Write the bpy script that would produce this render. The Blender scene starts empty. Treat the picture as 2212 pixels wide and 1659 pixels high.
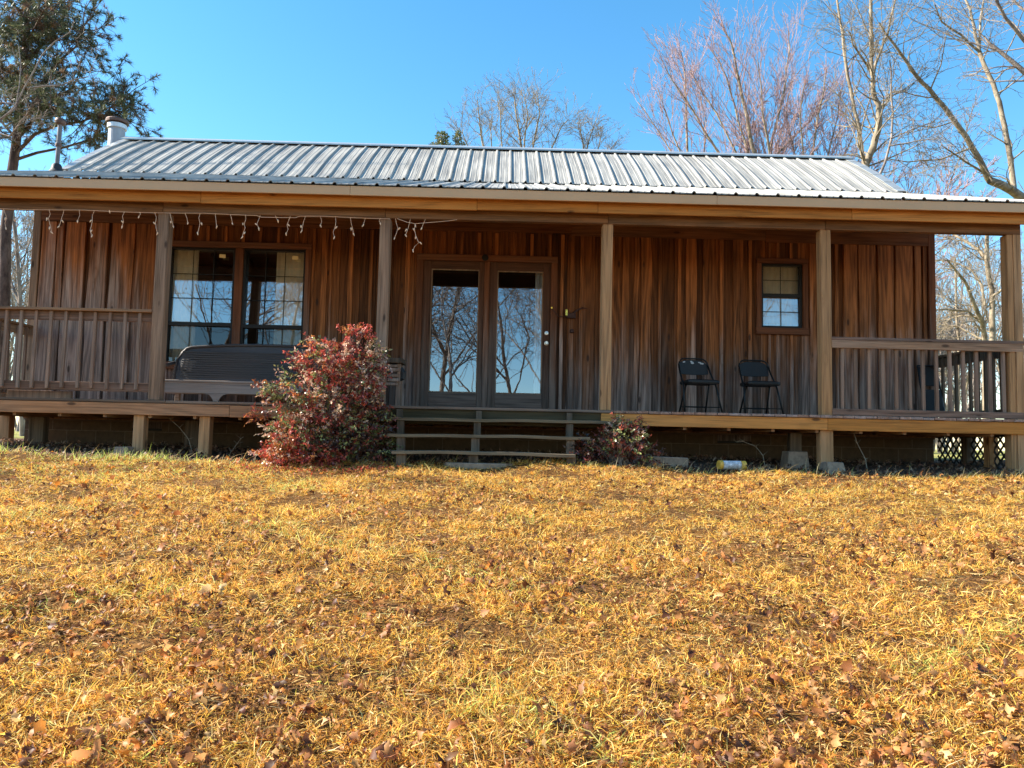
import bpy, math, random
import numpy as np
from mathutils import Matrix, Vector
random.seed(7); RNG = np.random.default_rng(7)
S = bpy.context.scene
COL = S.collection
R = math.radians
# ------------------------------------------------------------------ camera
F = 1671.0; PW = 2212.0; CX = 1106.0; CY = 829.5
yaw = R(.8); pit = math.atan(120.5 / F); rol = .0218
fw = np.array([math.sin(yaw)*math.cos(pit), math.cos(yaw)*math.cos(pit), math.sin(pit)])
rt0 = np.array([math.cos(yaw), -math.sin(yaw), 0]); up0 = np.cross(rt0, fw)
rt = rt0*math.cos(rol) + up0*math.sin(rol); up = up0*math.cos(rol) - rt0*math.sin(rol)
def at(x, y, Y):
    d = fw + rt*(x-CX)/F + up*(CY-y)/F
    return d*(Y/d[1])
cam = bpy.data.objects.new('camera', bpy.data.cameras.new('camera')); COL.objects.link(cam)
M = Matrix.Identity(4)
for i in range(3):
    M[i][0] = rt[i]; M[i][1] = up[i]; M[i][2] = -fw[i]
cam.matrix_world = M
cam.data.sensor_width = 36; cam.data.lens = F/PW*36; cam.data.clip_start = .05; cam.data.clip_end = 2000
S.camera = cam
# ------------------------------------------------------------------ light
SUN_EL = R(34); SUN_AZ = R(-85.5)          # azimuth measured from +Y towards +X: the sun stands left, a little behind the cabin
sd = Vector((math.sin(SUN_AZ)*math.cos(SUN_EL), math.cos(SUN_AZ)*math.cos(SUN_EL), math.sin(SUN_EL)))
sun = bpy.data.objects.new('sun', bpy.data.lights.new('sun', 'SUN')); COL.objects.link(sun)
sun.data.energy = 5.0; sun.data.angle = R(.55); sun.data.color = (1, .93, .80)
sun.rotation_euler = sd.to_track_quat('Z', 'Y').to_euler()
W = bpy.data.worlds.new('World'); S.world = W; W.use_nodes = True
nt = W.node_tree; bg = nt.nodes['Background']
sky = nt.nodes.new('ShaderNodeTexSky'); sky.sky_type = 'NISHITA'; sky.sun_disc = False
sky.sun_elevation = SUN_EL; sky.sun_rotation = SUN_AZ; sky.air_density = 1.0; sky.dust_density = .15; sky.ozone_density = 1.8
hs = nt.nodes.new('ShaderNodeHueSaturation'); hs.inputs['Saturation'].default_value = 1.30; hs.inputs['Hue'].default_value = .490
nt.links.new(sky.outputs[0], hs.inputs['Color']); nt.links.new(hs.outputs[0], bg.inputs[0]); bg.inputs[1].default_value = .110
S.view_settings.view_transform = 'Standard'; S.view_settings.look = 'None'; S.view_settings.exposure = 1.5; S.view_settings.gamma = 1
S.render.engine = 'CYCLES'
S.cycles.max_bounces = 8; S.cycles.transparent_max_bounces = 24

# ------------------------------------------------------------------ materials
def mat(name):
    m = bpy.data.materials.new(name); m.use_nodes = True
    return m, m.node_tree, m.node_tree.nodes['Principled BSDF']
class NB:
    def __init__(s, t): s.t = t
    def n(s, ty, **k):
        o = s.t.nodes.new('ShaderNode'+ty)
        for a, b in k.items(): setattr(o, a, b)
        return o
    def l(s, a, b): s.t.links.new(a, b)
    def math(s, op, a, b=None, clamp=False):
        o = s.n('Math', operation=op, use_clamp=clamp)
        for i, v in enumerate((a, b)):
            if v is None: continue
            if isinstance(v, (int, float)): o.inputs[i].default_value = v
            else: s.l(v, o.inputs[i])
        return o.outputs[0]
    def mix(s, f, a, b, mode='MIX'):
        o = s.n('Mix', data_type='RGBA', blend_type=mode)
        for sk, v in ((o.inputs[0], f), (o.inputs[6], a), (o.inputs[7], b)):
            if isinstance(v, (int, float)): sk.default_value = v
            elif isinstance(v, tuple): sk.default_value = (*v[:3], 1)
            else: s.l(v, sk)
        return o.outputs[2]
    def ramp(s, f, stops):
        o = s.n('ValToRGB'); s.l(f, o.inputs[0]); e = o.color_ramp.elements
        while len(e) < len(stops): e.new(.5)
        for i, (p, c) in enumerate(stops):
            e[i].position = p; e[i].color = (*c, 1) if isinstance(c, tuple) else (c, c, c, 1)
        return o.outputs[0]
    def noise(s, vec, scale, detail=4, rough=.55, dist=0):
        o = s.n('TexNoise'); o.inputs['Scale'].default_value = scale; o.inputs['Detail'].default_value = detail
        o.inputs['Roughness'].default_value = rough; o.inputs['Distortion'].default_value = dist
        if vec is not None: s.l(vec, o.inputs['Vector'])
        return o.outputs[0]
    def bump(s, h, bsdf, st=.3, d=.01):
        o = s.n('Bump'); o.inputs['Strength'].default_value = st; o.inputs['Distance'].default_value = d
        s.l(h, o.inputs['Height']); s.l(o.outputs[0], bsdf.inputs['Normal'])

def wood(name, warm, grey, axis='z', weather=None, amount=.5, contrast=1.0, knots=True, rough=.8, vary=.35, bump=.5, fine=1.0):
    """weathered softwood: streaks and arched figure along `axis`, knots, each board offset by its own 'tone'"""
    m, t, b = mat(name); q = NB(t)
    geo = q.n('NewGeometry'); tone = q.n('Attribute', attribute_name='tone')
    comb = q.n('CombineXYZ')
    for i, k in enumerate((37.1, 13.7, 53.3)): q.l(q.math('MULTIPLY', tone.outputs['Fac'], k), comb.inputs[i])
    add = q.n('VectorMath', operation='ADD'); q.l(geo.outputs['Position'], add.inputs[0]); q.l(comb.outputs[0], add.inputs[1])
    def mp(across, along):
        o = q.n('Mapping'); sc = {'z': (across, across, along), 'x': (along, across, across), 'y': (across, along, across)}[axis]
        o.inputs['Scale'].default_value = sc; q.l(add.outputs[0], o.inputs[0]); return o.outputs[0]
    fineN = q.noise(mp(95*fine, 2.2), 1, 3, .6)
    streak = q.noise(mp(19, .8), 1, 5, .72)
    big = q.noise(mp(3.5, .7), 1, 3, .5)
    fig = q.math('SINE', q.math('MULTIPLY', q.noise(mp(5.5, .36), 1, 1.5, .45), 46)); fig = q.math('ADD', q.math('MULTIPLY', fig, .5), .5)
    g = q.math('MULTIPLY', fineN, .46); g = q.math('ADD', g, q.math('MULTIPLY', streak, .44)); g = q.math('ADD', g, q.math('MULTIPLY', fig, .10))
    # weathering mask: grey where rain and splash reach
    if weather:
        sep = q.n('SeparateXYZ'); q.l(geo.outputs['Position'], sep.inputs[0])
        h = q.math('SUBTRACT', weather[0], sep.outputs[2]); h = q.math('DIVIDE', h, weather[1])
        xs = q.math('MULTIPLY', q.math('SUBTRACT', -4.1, sep.outputs[0]), .45)        # the left bay is greyer all the way up
        h = q.math('ADD', h, q.math('MAXIMUM', q.math('MINIMUM', xs, .75), 0))
        wm = q.math('ADD', h, q.math('MULTIPLY', q.math('SUBTRACT', streak, .5), 2.2)); wm = q.math('ADD', wm, q.math('MULTIPLY', q.math('SUBTRACT', big, .5), 2.4))
        wm = q.math('ADD', wm, q.math('MULTIPLY', q.math('SUBTRACT', tone.outputs['Fac'], .5), .5)); wm = q.math('MULTIPLY', wm, 1, True)
    else:
        wm = q.math('ADD', q.math('MULTIPLY', q.math('SUBTRACT', big, .5), 1.6), amount); wm = q.math('ADD', wm, q.math('MULTIPLY', q.math('SUBTRACT', tone.outputs['Fac'], .5), .6)); wm = q.math('MULTIPLY', wm, 1, True)
    c = q.mix(wm, warm, grey)
    lo = max(0, 1-.62*contrast)
    c = q.mix(1.0, c, q.ramp(g, [(.30, lo*.55), (.48, .5+.5*lo), (.60, 1.0), (.78, 1.28)]), 'MULTIPLY')
    v = q.math('ADD', q.math('MULTIPLY', tone.outputs['Fac'], vary), 1-vary*.5)
    vc = q.n('CombineColor'); [q.l(v, vc.inputs[i]) for i in range(3)]
    c = q.mix(1.0, c, vc.outputs[0], 'MULTIPLY')
    if knots:
        vo = q.n('TexVoronoi'); vo.inputs['Scale'].default_value = 1; q.l(mp(5.2, 1.9), vo.inputs['Vector'])
        k = q.ramp(vo.outputs['Distance'], [(.07, 1.0), (.14, 0.0)])
        sc = q.n('SeparateColor'); q.l(vo.outputs['Color'], sc.inputs[0])
        k = q.math('MULTIPLY', k, q.math('GREATER_THAN', sc.outputs[0], .35))
        c = q.mix(q.math('MULTIPLY', k, .8), c, (.035, .018, .012))
        ring = q.ramp(vo.outputs['Distance'], [(.13, .0), (.16, .6), (.28, .0)])
        c = q.mix(q.math('MULTIPLY', ring, .5), c, tuple(x*.45 for x in warm))
    q.l(c, b.inputs['Base Color']); b.inputs['Roughness'].default_value = rough; b.inputs['Specular IOR Level'].default_value = .25
    q.bump(g, b, bump, .006)
    return m
def plain(name, c, rough=.6, metal=0, nscale=0, namt=.3, bump=0, spec=.5):
    m, t, b = mat(name); q = NB(t)
    b.inputs['Roughness'].default_value = rough; b.inputs['Metallic'].default_value = metal; b.inputs['Specular IOR Level'].default_value = spec
    if nscale:
        tc = q.n('TexCoord'); n = q.noise(tc.outputs['Object'], nscale, 6, .6)
        q.l(q.mix(1.0, c, q.ramp(n, [(.3, 1-namt), (.7, 1+namt*.5)]), 'MULTIPLY'), b.inputs['Base Color'])
        if bump: q.bump(n, b, bump, .01)
    else: b.inputs['Base Color'].default_value = (*c, 1)
    return m
def leafmat(name, rough=.55, trans=.45, spec=.3):
    m, t, b = mat(name); q = NB(t)
    a = q.n('Attribute', attribute_name='col'); q.l(a.outputs['Color'], b.inputs['Base Color'])
    b.inputs['Roughness'].default_value = rough; b.inputs['Specular IOR Level'].default_value = spec
    tr = q.n('BsdfTranslucent'); q.l(a.outputs['Color'], tr.inputs[0]); mx = q.n('MixShader'); mx.inputs[0].default_value = trans
    q.l(b.outputs[0], mx.inputs[1]); q.l(tr.outputs[0], mx.inputs[2]); q.l(mx.outputs[0], t.nodes['Material Output'].inputs[0])
    return m

WALL = wood('wall wood', (.33, .115, .036), (.30, .205, .165), 'z', weather=(1.75, 1.15), vary=1.4, contrast=1.4)
WALLH = wood('frieze wood', (.22, .075, .026), (.21, .115, .07), 'x', amount=.12, vary=.3)
TRIMZ = wood('trim wood upright', (.19, .067, .029), (.21, .142, .11), 'z', weather=(1.75, 1.3), vary=.3, contrast=.8, knots=False)
TRIMX = wood('trim wood level', (.20, .07, .03), (.18, .107, .072), 'x', amount=.15, vary=.3, contrast=.8, knots=False)
DOORZ = wood('door wood upright', (.13, .058, .034), (.165, .115, .09), 'z', weather=(1.6, 1.0), vary=.2, contrast=.8, knots=False)
DOORX = wood('door wood level', (.13, .058, .034), (.18, .125, .10), 'x', weather=(1.4, .8), vary=.2, contrast=.9, knots=False)
POSTG = wood('grey post wood', (.37, .20, .11), (.35, .235, .16), 'z', amount=.6, vary=.3, contrast=.9)
POSTN = wood('newer post wood', (.54, .285, .125), (.46, .28, .155), 'z', amount=.3, vary=.25, contrast=.75)
BEAM = wood('beam wood', (.28, .13, .055), (.27, .155, .085), 'x', amount=.45, vary=.25, contrast=1.0)
ORANGE = wood('new pine board', (.60, .24, .05), (.54, .245, .075), 'x', amount=.3, vary=.3, contrast=.5)
RIML = wood('old rim board', (.47, .205, .085), (.42, .235, .135), 'x', amount=.4, vary=.25, contrast=.8)
MOSSY = wood('mossy rim board', (.075, .055, .022), (.085, .062, .035), 'x', amount=.4, vary=.3, contrast=.7)
RAILX = wood('rail wood level', (.26, .14, .09), (.26, .185, .15), 'x', amount=.5, vary=.25)
RAILO = wood('warm rail wood', (.40, .21, .105), (.35, .235, .165), 'x', amount=.4, vary=.25)
RAILY = wood('side rail wood', (.42, .22, .11), (.35, .22, .14), 'y', amount=.4, vary=.25)
BALU = wood('baluster wood', (.33, .19, .125), (.32, .225, .17), 'z', amount=.6, vary=.35, contrast=.8, knots=False)
DECKY = wood('deck board wood', (.52, .28, .18), (.34, .27, .25), 'y', amount=.5, vary=.5, contrast=.8, knots=False)
DECKX = wood('deck board wood level', (.17, .11, .075), (.23, .165, .125), 'x', amount=.5, vary=.5, contrast=.8, knots=False)
TREAD = wood('tread wood', (.20, .145, .08), (.23, .175, .115), 'x', amount=.6, vary=.3, contrast=.8, knots=False)
STRZ = wood('stringer wood', (.14, .095, .06), (.165, .12, .085), 'z', amount=.5, vary=.3, knots=False)
BENCH = wood('bench paint', (.062, .056, .058), (.082, .073, .074), 'x', amount=.5, vary=.15, contrast=.25, knots=False, rough=.5, bump=.2)
BENCHS = wood('bench seat wood', (.30, .235, .20), (.36, .285, .24), 'x', amount=.5, vary=.2, contrast=.6, knots=False)
TAN = plain('tan painted metal', (.62, .385, .20), .5, 0, 1.2, .08)
BLACKF = plain('black window frame', (.014, .011, .010), .5, spec=.25)
BLACKM = plain('black enamel', (.011, .010, .009), .42, spec=.3)
VINYL = plain('black vinyl', (.010, .009, .0085), .6, 0, 30, .3, .2)
CURT = plain('beige curtain cloth', (.93, .80, .60), .9, 0, 6, .15)
CURTW = plain('white curtain cloth', (.70, .72, .74), .9, 0, 6, .1)
STICK = plain('cream paper', (.80, .62, .30), .6)
BRASS = plain('brass', (.75, .52, .10), .3, .9)
NICKEL = plain('brushed nickel', (.75, .74, .72), .3, .95)
CONC = plain('concrete', (.32, .225, .155), .9, 0, 18, .35, .4)
BULB = plain('clear bulb', (.90, .66, .45), .35)
WIRE = plain('white wire', (.80, .56, .40), .5)
DARKIN = plain('dark interior', (.10, .075, .055), .9)
GALV = plain('galvanised pipe', (.34, .35, .37), .5, .3, 3, .25)
IRON = plain('dull grey iron', (.16, .15, .155), .6, .2, 8, .3)
ZINC = plain('bright zinc band', (.62, .66, .68), .4, .3)
RUST = plain('rusty cap', (.16, .10, .08), .6, .5, 12, .4)
RUBBER = plain('black rubber boot', (.02, .02, .02), .6)
LATT = plain('dark lattice', (.035, .03, .025), .8, 0, 10, .3)
FEATHER = plain('peeled vinyl', (.45, .45, .44), .7)

def mk_glass(name, refl, tint):
    m, t, b = mat(name); q = NB(t)
    g = q.n('BsdfGlossy'); g.inputs['Roughness'].default_value = .004; g.inputs['Color'].default_value = (.92, .96, 1, 1)
    tc = q.n('TexCoord'); n1 = q.noise(tc.outputs['Object'], 2.6, 2, .5); bp = q.n('Bump'); bp.inputs['Strength'].default_value = .022; bp.inputs['Distance'].default_value = .02
    q.l(n1, bp.inputs['Height']); q.l(bp.outputs[0], g.inputs['Normal'])
    tr = q.n('BsdfTransparent'); tr.inputs[0].default_value = (*tint, 1)
    lw = q.n('Fresnel'); lw.inputs[0].default_value = 1.5
    f = q.math('ADD', lw.outputs[0], refl, True)
    mx = q.n('MixShader'); q.l(f, mx.inputs[0]); q.l(tr.outputs[0], mx.inputs[1]); q.l(g.outputs[0], mx.inputs[2])
    q.l(mx.outputs[0], t.nodes['Material Output'].inputs[0]); return m
GLASS = mk_glass('window glass', .27, (.92, .93, .92))
GLASSD = mk_glass('screened glass', .035, (.55, .57, .57))

def mk_roof():
    m, t, b = mat('ribbed metal roofing'); q = NB(t)
    geo = q.n('NewGeometry'); mp = q.n('Mapping'); mp.inputs['Scale'].default_value = (38, 1.2, 1.2); q.l(geo.outputs['Position'], mp.inputs[0])
    n = q.noise(mp.outputs[0], 1, 5, .6)
    mp2 = q.n('Mapping'); mp2.inputs['Scale'].default_value = (2.2, .8, .8); q.l(geo.outputs['Position'], mp2.inputs[0]); n2 = q.noise(mp2.outputs[0], 1, 3, .5)
    # each sheet has weathered a little differently
    sep = q.n('SeparateXYZ'); q.l(geo.outputs['Position'], sep.inputs[0])
    wn = q.n('TexWhiteNoise', noise_dimensions='1D'); q.l(q.math('FLOOR', q.math('DIVIDE', sep.outputs[0], .255*3)), wn.inputs['W'])
    c = q.mix(1.0, (.40, .372, .325), q.ramp(n, [(.3, .42), (.47, .8), (.60, 1.08)]), 'MULTIPLY')
    c = q.mix(1.0, c, q.ramp(n2, [(.3, .8), (.7, 1.1)]), 'MULTIPLY')
    c = q.mix(q.math('MULTIPLY', wn.outputs[0], .16), c, (.42, .42, .40))
    q.l(c, b.inputs['Base Color']); b.inputs['Metallic'].default_value = .12
    q.l(q.math('ADD', q.math('MULTIPLY', n, .25), .46), b.inputs['Roughness'])
    q.bump(n2, b, .12, .02)
    return m
ROOF = mk_roof()
RIDGE = plain('ridge metal', (.48, .50, .50), .4, .5, 3, .15)

def mk_block():
    m, t, b = mat('concrete block wall'); q = NB(t)
    geo = q.n('NewGeometry'); sep = q.n('SeparateXYZ'); q.l(geo.outputs['Position'], sep.inputs[0]); cb = q.n('CombineXYZ')
    q.l(sep.outputs[0], cb.inputs[0]); q.l(sep.outputs[2], cb.inputs[1])
    br = q.n('TexBrick'); br.inputs['Scale'].default_value = 1; br.inputs['Brick Width'].default_value = .42; br.inputs['Row Height'].default_value = .21
    br.inputs['Mortar Size'].default_value = .006; br.inputs['Color1'].default_value = (.13, .075, .038, 1); br.inputs['Color2'].default_value = (.10, .058, .03, 1); br.inputs['Mortar'].default_value = (.19, .13, .085, 1)
    q.l(cb.outputs[0], br.inputs['Vector'])
    n = q.noise(geo.outputs['Position'], 14, 6, .7)
    q.l(q.mix(1.0, br.outputs['Color'], q.ramp(n, [(.3, .65), (.7, 1.15)]), 'MULTIPLY'), b.inputs['Base Color']); b.inputs['Roughness'].default_value = .95
    q.bump(q.math('SUBTRACT', n, q.math('MULTIPLY', br.outputs['Fac'], .8)), b, .5, .01)
    return m
BLOCK = mk_block()

def mk_lawn():
    m, t, b = mat('lawn soil and thatch'); q = NB(t)
    geo = q.n('NewGeometry'); sep = q.n('SeparateXYZ'); q.l(geo.outputs['Position'], sep.inputs[0])
    n = q.noise(geo.outputs['Position'], 60, 6, .7); n2 = q.noise(geo.outputs['Position'], 3, 4, .6); n3 = q.noise(geo.outputs['Position'], .25, 3, .5)
    th = q.ramp(n, [(.30, (.03, .014, .006)), (.48, (.12, .055, .018)), (.62, (.34, .17, .045)), (.8, (.5, .3, .09))])
    th = q.mix(q.ramp(n2, [(.4, 0.0), (.65, .45)]), th, (.20, .11, .05))
    gr = q.mix(n3, (.36, .30, .10), (.24, .26, .08))
    far = q.math('DIVIDE', q.math('SUBTRACT', sep.outputs[1], 12), 6); far = q.math('MULTIPLY', far, 1, True)
    c = q.mix(far, th, gr)
    dirt = q.ramp(n, [(.3, (.04, .022, .014)), (.55, (.13, .072, .045)), (.75, (.24, .145, .10))])
    dn = q.math('ADD', sep.outputs[1], q.math('MULTIPLY', q.math('SUBTRACT', n2, .5), .5))
    d1 = q.math('MULTIPLY', q.math('SUBTRACT', dn, 8.95), 6, True); d2 = q.math('MULTIPLY', q.math('SUBTRACT', 15.5, dn), 2, True)
    c = q.mix(q.math('MULTIPLY', d1, d2), c, dirt)
    q.l(c, b.inputs['Base Color']); b.inputs['Roughness'].default_value = 1; b.inputs['Specular IOR Level'].default_value = .1
    q.bump(n, b, .8, .03)
    return m
LAWN = mk_lawn()
GRASS = leafmat('dormant grass', .6, .42, .25)
LEAF = leafmat('dry oak leaf', .5, .38, .3)
SHRUB = leafmat('shrub leaf', .32, .3, .55)
NEEDLE = leafmat('pine needles', .45, .25, .3)
def bark(name, c1, c2, sc=6):
    m, t, b = mat(name); q = NB(t); geo = q.n('NewGeometry')
    mp = q.n('Mapping'); mp.inputs['Scale'].default_value = (1, 1, .35); q.l(geo.outputs['Position'], mp.inputs[0])
    n = q.noise(mp.outputs[0], sc, 6, .7)
    q.l(q.ramp(n, [(.35, c1), (.6, c2)]), b.inputs['Base Color']); b.inputs['Roughness'].default_value = .9; b.inputs['Specular IOR Level'].default_value = .2
    q.bump(n, b, .6, .05); return m
BARK_P = bark('pale lichen bark', (.12, .09, .062), (.34, .275, .195))
BARK_G = bark('grey bark', (.13, .10, .09), (.32, .265, .225))
BARK_R = bark('reddish twig bark', (.25, .15, .15), (.46, .31, .30), 2)
BARK_PINE = bark('pine bark', (.05, .032, .026), (.15, .10, .08))

# ------------------------------------------------------------------ mesh helpers
OFF = {}
class MB:
    def __init__(s): s.v = []; s.f = []; s.tone = []; s.c = []; s.nv = 0
    def raw(s, v, f, tone=None, col=None):
        v = np.asarray(v, float).reshape(-1, 3); n = len(v)
        s.v.append(v); s.f += [tuple(i+s.nv for i in q) for q in f]
        s.tone.append(np.full(n, random.random() if tone is None else tone)); s.nv += n
        s.c.append(np.tile(np.array(col if col is not None else (.5, .5, .5), float), (n, 1)) if np.ndim(col) < 2 else np.asarray(col))
        return s
    def box(s, x0, x1, y0, y1, z0, z1, tone=None):
        v = [(x0,y0,z0),(x1,y0,z0),(x1,y1,z0),(x0,y1,z0),(x0,y0,z1),(x1,y0,z1),(x1,y1,z1),(x0,y1,z1)]
        return s.raw(v, [(0,3,2,1),(4,5,6,7),(0,1,5,4),(1,2,6,5),(2,3,7,6),(3,0,4,7)], tone)
    def beam(s, a, b, w, h, upv=(0,0,1), tone=None):
        a = Vector(a); b = Vector(b); d = (b-a).normalized(); u = Vector(upv); x = d.cross(u).normalized(); u = x.cross(d)
        v = [p + x*(sx*w/2) + u*(sz*h/2) for p in (a, b) for sx, sz in ((-1,-1),(1,-1),(1,1),(-1,1))]
        return s.raw(v, [(0,1,2,3),(7,6,5,4),(0,4,5,1),(1,5,6,2),(2,6,7,3),(3,7,4,0)], tone)
    def plank(s, x0, x1, yf, yb, z0, z1, wave=0, n=14, tone=None, warp=.0):
        """upright board with uneven edges"""
        if wave == 0 and warp == 0: return s.box(x0, x1, yf, yb, z0, z1, tone)
        v = []; f = []
        ph = [random.uniform(0, 6.28) for _ in range(4)]; k = [random.uniform(1.5, 4.5) for _ in range(2)]
        for i in range(n+1):
            z = z0 + (z1-z0)*i/n; a = math.sin(z*k[0]+ph[0])*wave + random.uniform(-.3, .3)*wave; b = math.sin(z*k[1]+ph[1])*wave + random.uniform(-.3, .3)*wave
            w = math.sin(z*1.1+ph[2])*warp
            v += [(x0+a, yf+w, z), (x1+b, yf-w*.5, z), (x1+b, yb, z), (x0+a, yb, z)]
            if i:
                o = 4*(i-1)
                for j in range(4): f.append((o+j, o+(j+1) % 4, o+4+(j+1) % 4, o+4+j))
        f += [(3,2,1,0), (4*n, 4*n+1, 4*n+2, 4*n+3)]
        return s.raw(v, f, tone)
    def tube(s, pts, rad, n=6, cap=True, tone=None, col=None):
        pts = [Vector(p) for p in pts]; m = len(pts)
        if isinstance(rad, (int, float)): rad = [rad]*m
        v = []; f = []; ref = Vector((.31, .17, .93))
        for i, p in enumerate(pts):
            d = (pts[min(i+1, m-1)] - pts[max(i-1, 0)]); d = d.normalized() if d.length > 1e-9 else Vector((0,0,1))
            r0 = ref if abs(d.dot(ref)) < .95 else Vector((1,0,0)); x = d.cross(r0).normalized(); y = d.cross(x)
            for k in range(n):
                a = 2*math.pi*k/n; v.append(p + (x*math.cos(a) + y*math.sin(a))*rad[i])
            if i:
                o = n*(i-1)
                for k in range(n): f.append((o+k, o+(k+1) % n, o+n+(k+1) % n, o+n+k))
        if cap: f += [tuple(range(n-1, -1, -1)), tuple(range(n*(m-1), n*m))]
        return s.raw(v, f, tone, col)
    def lathe(s, c, prof, n=24):
        v = []; f = []
        for i, (r, z) in enumerate(prof):
            for k in range(n):
                a = 2*math.pi*k/n; v.append((c[0]+r*math.cos(a), c[1]+r*math.sin(a), c[2]+z))
            if i:
                o = n*(i-1)
                for k in range(n): f.append((o+k, o+(k+1) % n, o+n+(k+1) % n, o+n+k))
        f += [tuple(range(n-1, -1, -1)), tuple(range(n*(len(prof)-1), n*len(prof)))]
        return s.raw(v, f)
    def build(s, name, material, parent=None, bevel=0, smooth=False, loc=None):
        me = bpy.data.meshes.new(name)
        v = np.vstack(s.v) if s.v else np.zeros((0, 3)); off = np.array(OFF.get(parent.name, (0,0,0)) if parent else (0,0,0), float)
        if loc is not None and parent is None: off = np.array(loc, float)
        v = v - off
        me.from_pydata(v.tolist(), [], s.f)
        a = me.attributes.new('tone', 'FLOAT', 'POINT'); a.data.foreach_set('value', np.concatenate(s.tone).astype(np.float32))
        if any(len(c) for c in s.c) and getattr(s, 'usecol', False):
            c = np.vstack(s.c); ca = me.attributes.new('col', 'FLOAT_COLOR', 'POINT'); ca.data.foreach_set('color', np.hstack([c, np.ones((len(c), 1))]).astype(np.float32).ravel())
        me.materials.append(material)
        if smooth: me.polygons.foreach_set('use_smooth', [True]*len(me.polygons))
        o = bpy.data.objects.new(name, me); COL.objects.link(o)
        if parent: o.parent = parent
        elif loc is not None: o.location = loc
        OFF[o.name] = tuple(off)
        if bevel:
            b = o.modifiers.new('bevel', 'BEVEL'); b.width = bevel; b.segments = 1; b.limit_method = 'ANGLE'
        return o
def fast_mesh(name, V, tris, col, material, loc=(0,0,0), parent=None):
    """big triangle soup with a colour per vertex"""
    me = bpy.data.meshes.new(name); V = V - np.array(loc)
    me.vertices.add(len(V)); me.vertices.foreach_set('co', V.astype(np.float32).ravel())
    nf = len(tris); me.loops.add(nf*3); me.loops.foreach_set('vertex_index', tris.astype(np.int32).ravel())
    me.polygons.add(nf); me.polygons.foreach_set('loop_start', np.arange(0, nf*3, 3, dtype=np.int32)); me.polygons.foreach_set('loop_total', np.full(nf, 3, np.int32))
    me.update(calc_edges=True)
    ca = me.attributes.new('col', 'FLOAT_COLOR', 'POINT'); ca.data.foreach_set('color', np.hstack([col, np.ones((len(col), 1))]).astype(np.float32).ravel())
    me.materials.append(material)
    o = bpy.data.objects.new(name, me); COL.objects.link(o)
    if parent: o.parent = parent; OFF[o.name] = OFF[parent.name]
    else: o.location = loc; OFF[o.name] = tuple(loc)
    return o
def tag(o, label=None, cat=None, group=None, kind=None):
    for k, v in (('label', label), ('category', cat), ('group', group), ('kind', kind)):
        if v: o[k] = v
    return o
def thing(name, label, cat, loc, group=None):
    o = bpy.data.objects.new(name, None); COL.objects.link(o); o.location = loc; o.empty_display_size = .2
    OFF[o.name] = tuple(loc); return tag(o, label, cat, group)

# ------------------------------------------------------------------ terrain
def gz(x, y):
    x = np.asarray(x, float); y = np.asarray(y, float)
    base = np.where(y < 8.9, -1.56 + .139*y, -.323 + .075*np.minimum(y-8.9, 1.6))
    base = np.where(y < -2, -1.56-.278 + .139*.5*(np.maximum(y, -30)+2), base)
    base = base + .03*np.sin(x*.9+1)*np.cos(y*.7) + .012*np.sin(x*2.7+y*1.3) + .008*np.sin(x*5.1-y*3.7)
    hump = .014*np.exp(-((y-8.85)/.35)**2)*(1+.8*np.sin(x*1.9+.4)+.5*np.sin(x*4.3))
    base = base + hump*(y < 10)
    return base
def terrain():
    xs = np.concatenate([np.linspace(-400, -30, 12), np.linspace(-25, 25, 201), np.linspace(30, 400, 12)])
    ys = np.concatenate([np.linspace(-300, -20, 10), np.linspace(-15, 16, 156), np.linspace(18, 60, 15), np.linspace(80, 500, 10)])
    X, Y = np.meshgrid(xs, ys); Z = gz(X, Y); V = np.stack([X, Y, Z], -1).reshape(-1, 3); nx = len(xs)
    b = MB(); f = [(j*nx+i, j*nx+i+1, (j+1)*nx+i+1, (j+1)*nx+i) for j in range(len(ys)-1) for i in range(nx-1)]
    b.raw(V, f, .5); o = b.build('ground', LAWN, smooth=True); tag(o, kind='structure')
terrain()

# ------------------------------------------------------------------ the cabin
YW, YF = 11.37, 9.54          # wall face, front of the porch posts
ZD = .39                      # top of the decking
XL, XR = -6.93, 6.43
CAB = thing('cabin', 'weathered brown board and batten cabin with full-width front porch and ribbed metal roof', 'cabin', (0, YW, -.25))
def cut_out(x0, x1, holes, z0, z1):
    """split an upright strip around the openings it crosses"""
    out = [(z0, z1)]
    for hx0, hx1, hz0, hz1 in holes:
        if x1 > hx0+.004 and x0 < hx1-.004:
            n = []
            for a, b in out:
                if hz0 > a+.02: n.append((a, min(b, hz0)))
                if hz1 < b-.02: n.append((max(a, hz1), b))
            out = [(a, b) for a, b in n if b-a > .02]
    return out
HOLES = [(-5.03, -2.85, .93, 2.83), (-1.29, .80, .30, 2.73), (3.77, 4.54, 1.645, 2.79)]
OPEN = [(-4.95, -2.93, 1.0, 2.75), (-1.20, .715, .39, 2.65), (3.845, 4.455, 1.72, 2.71)]
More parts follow.
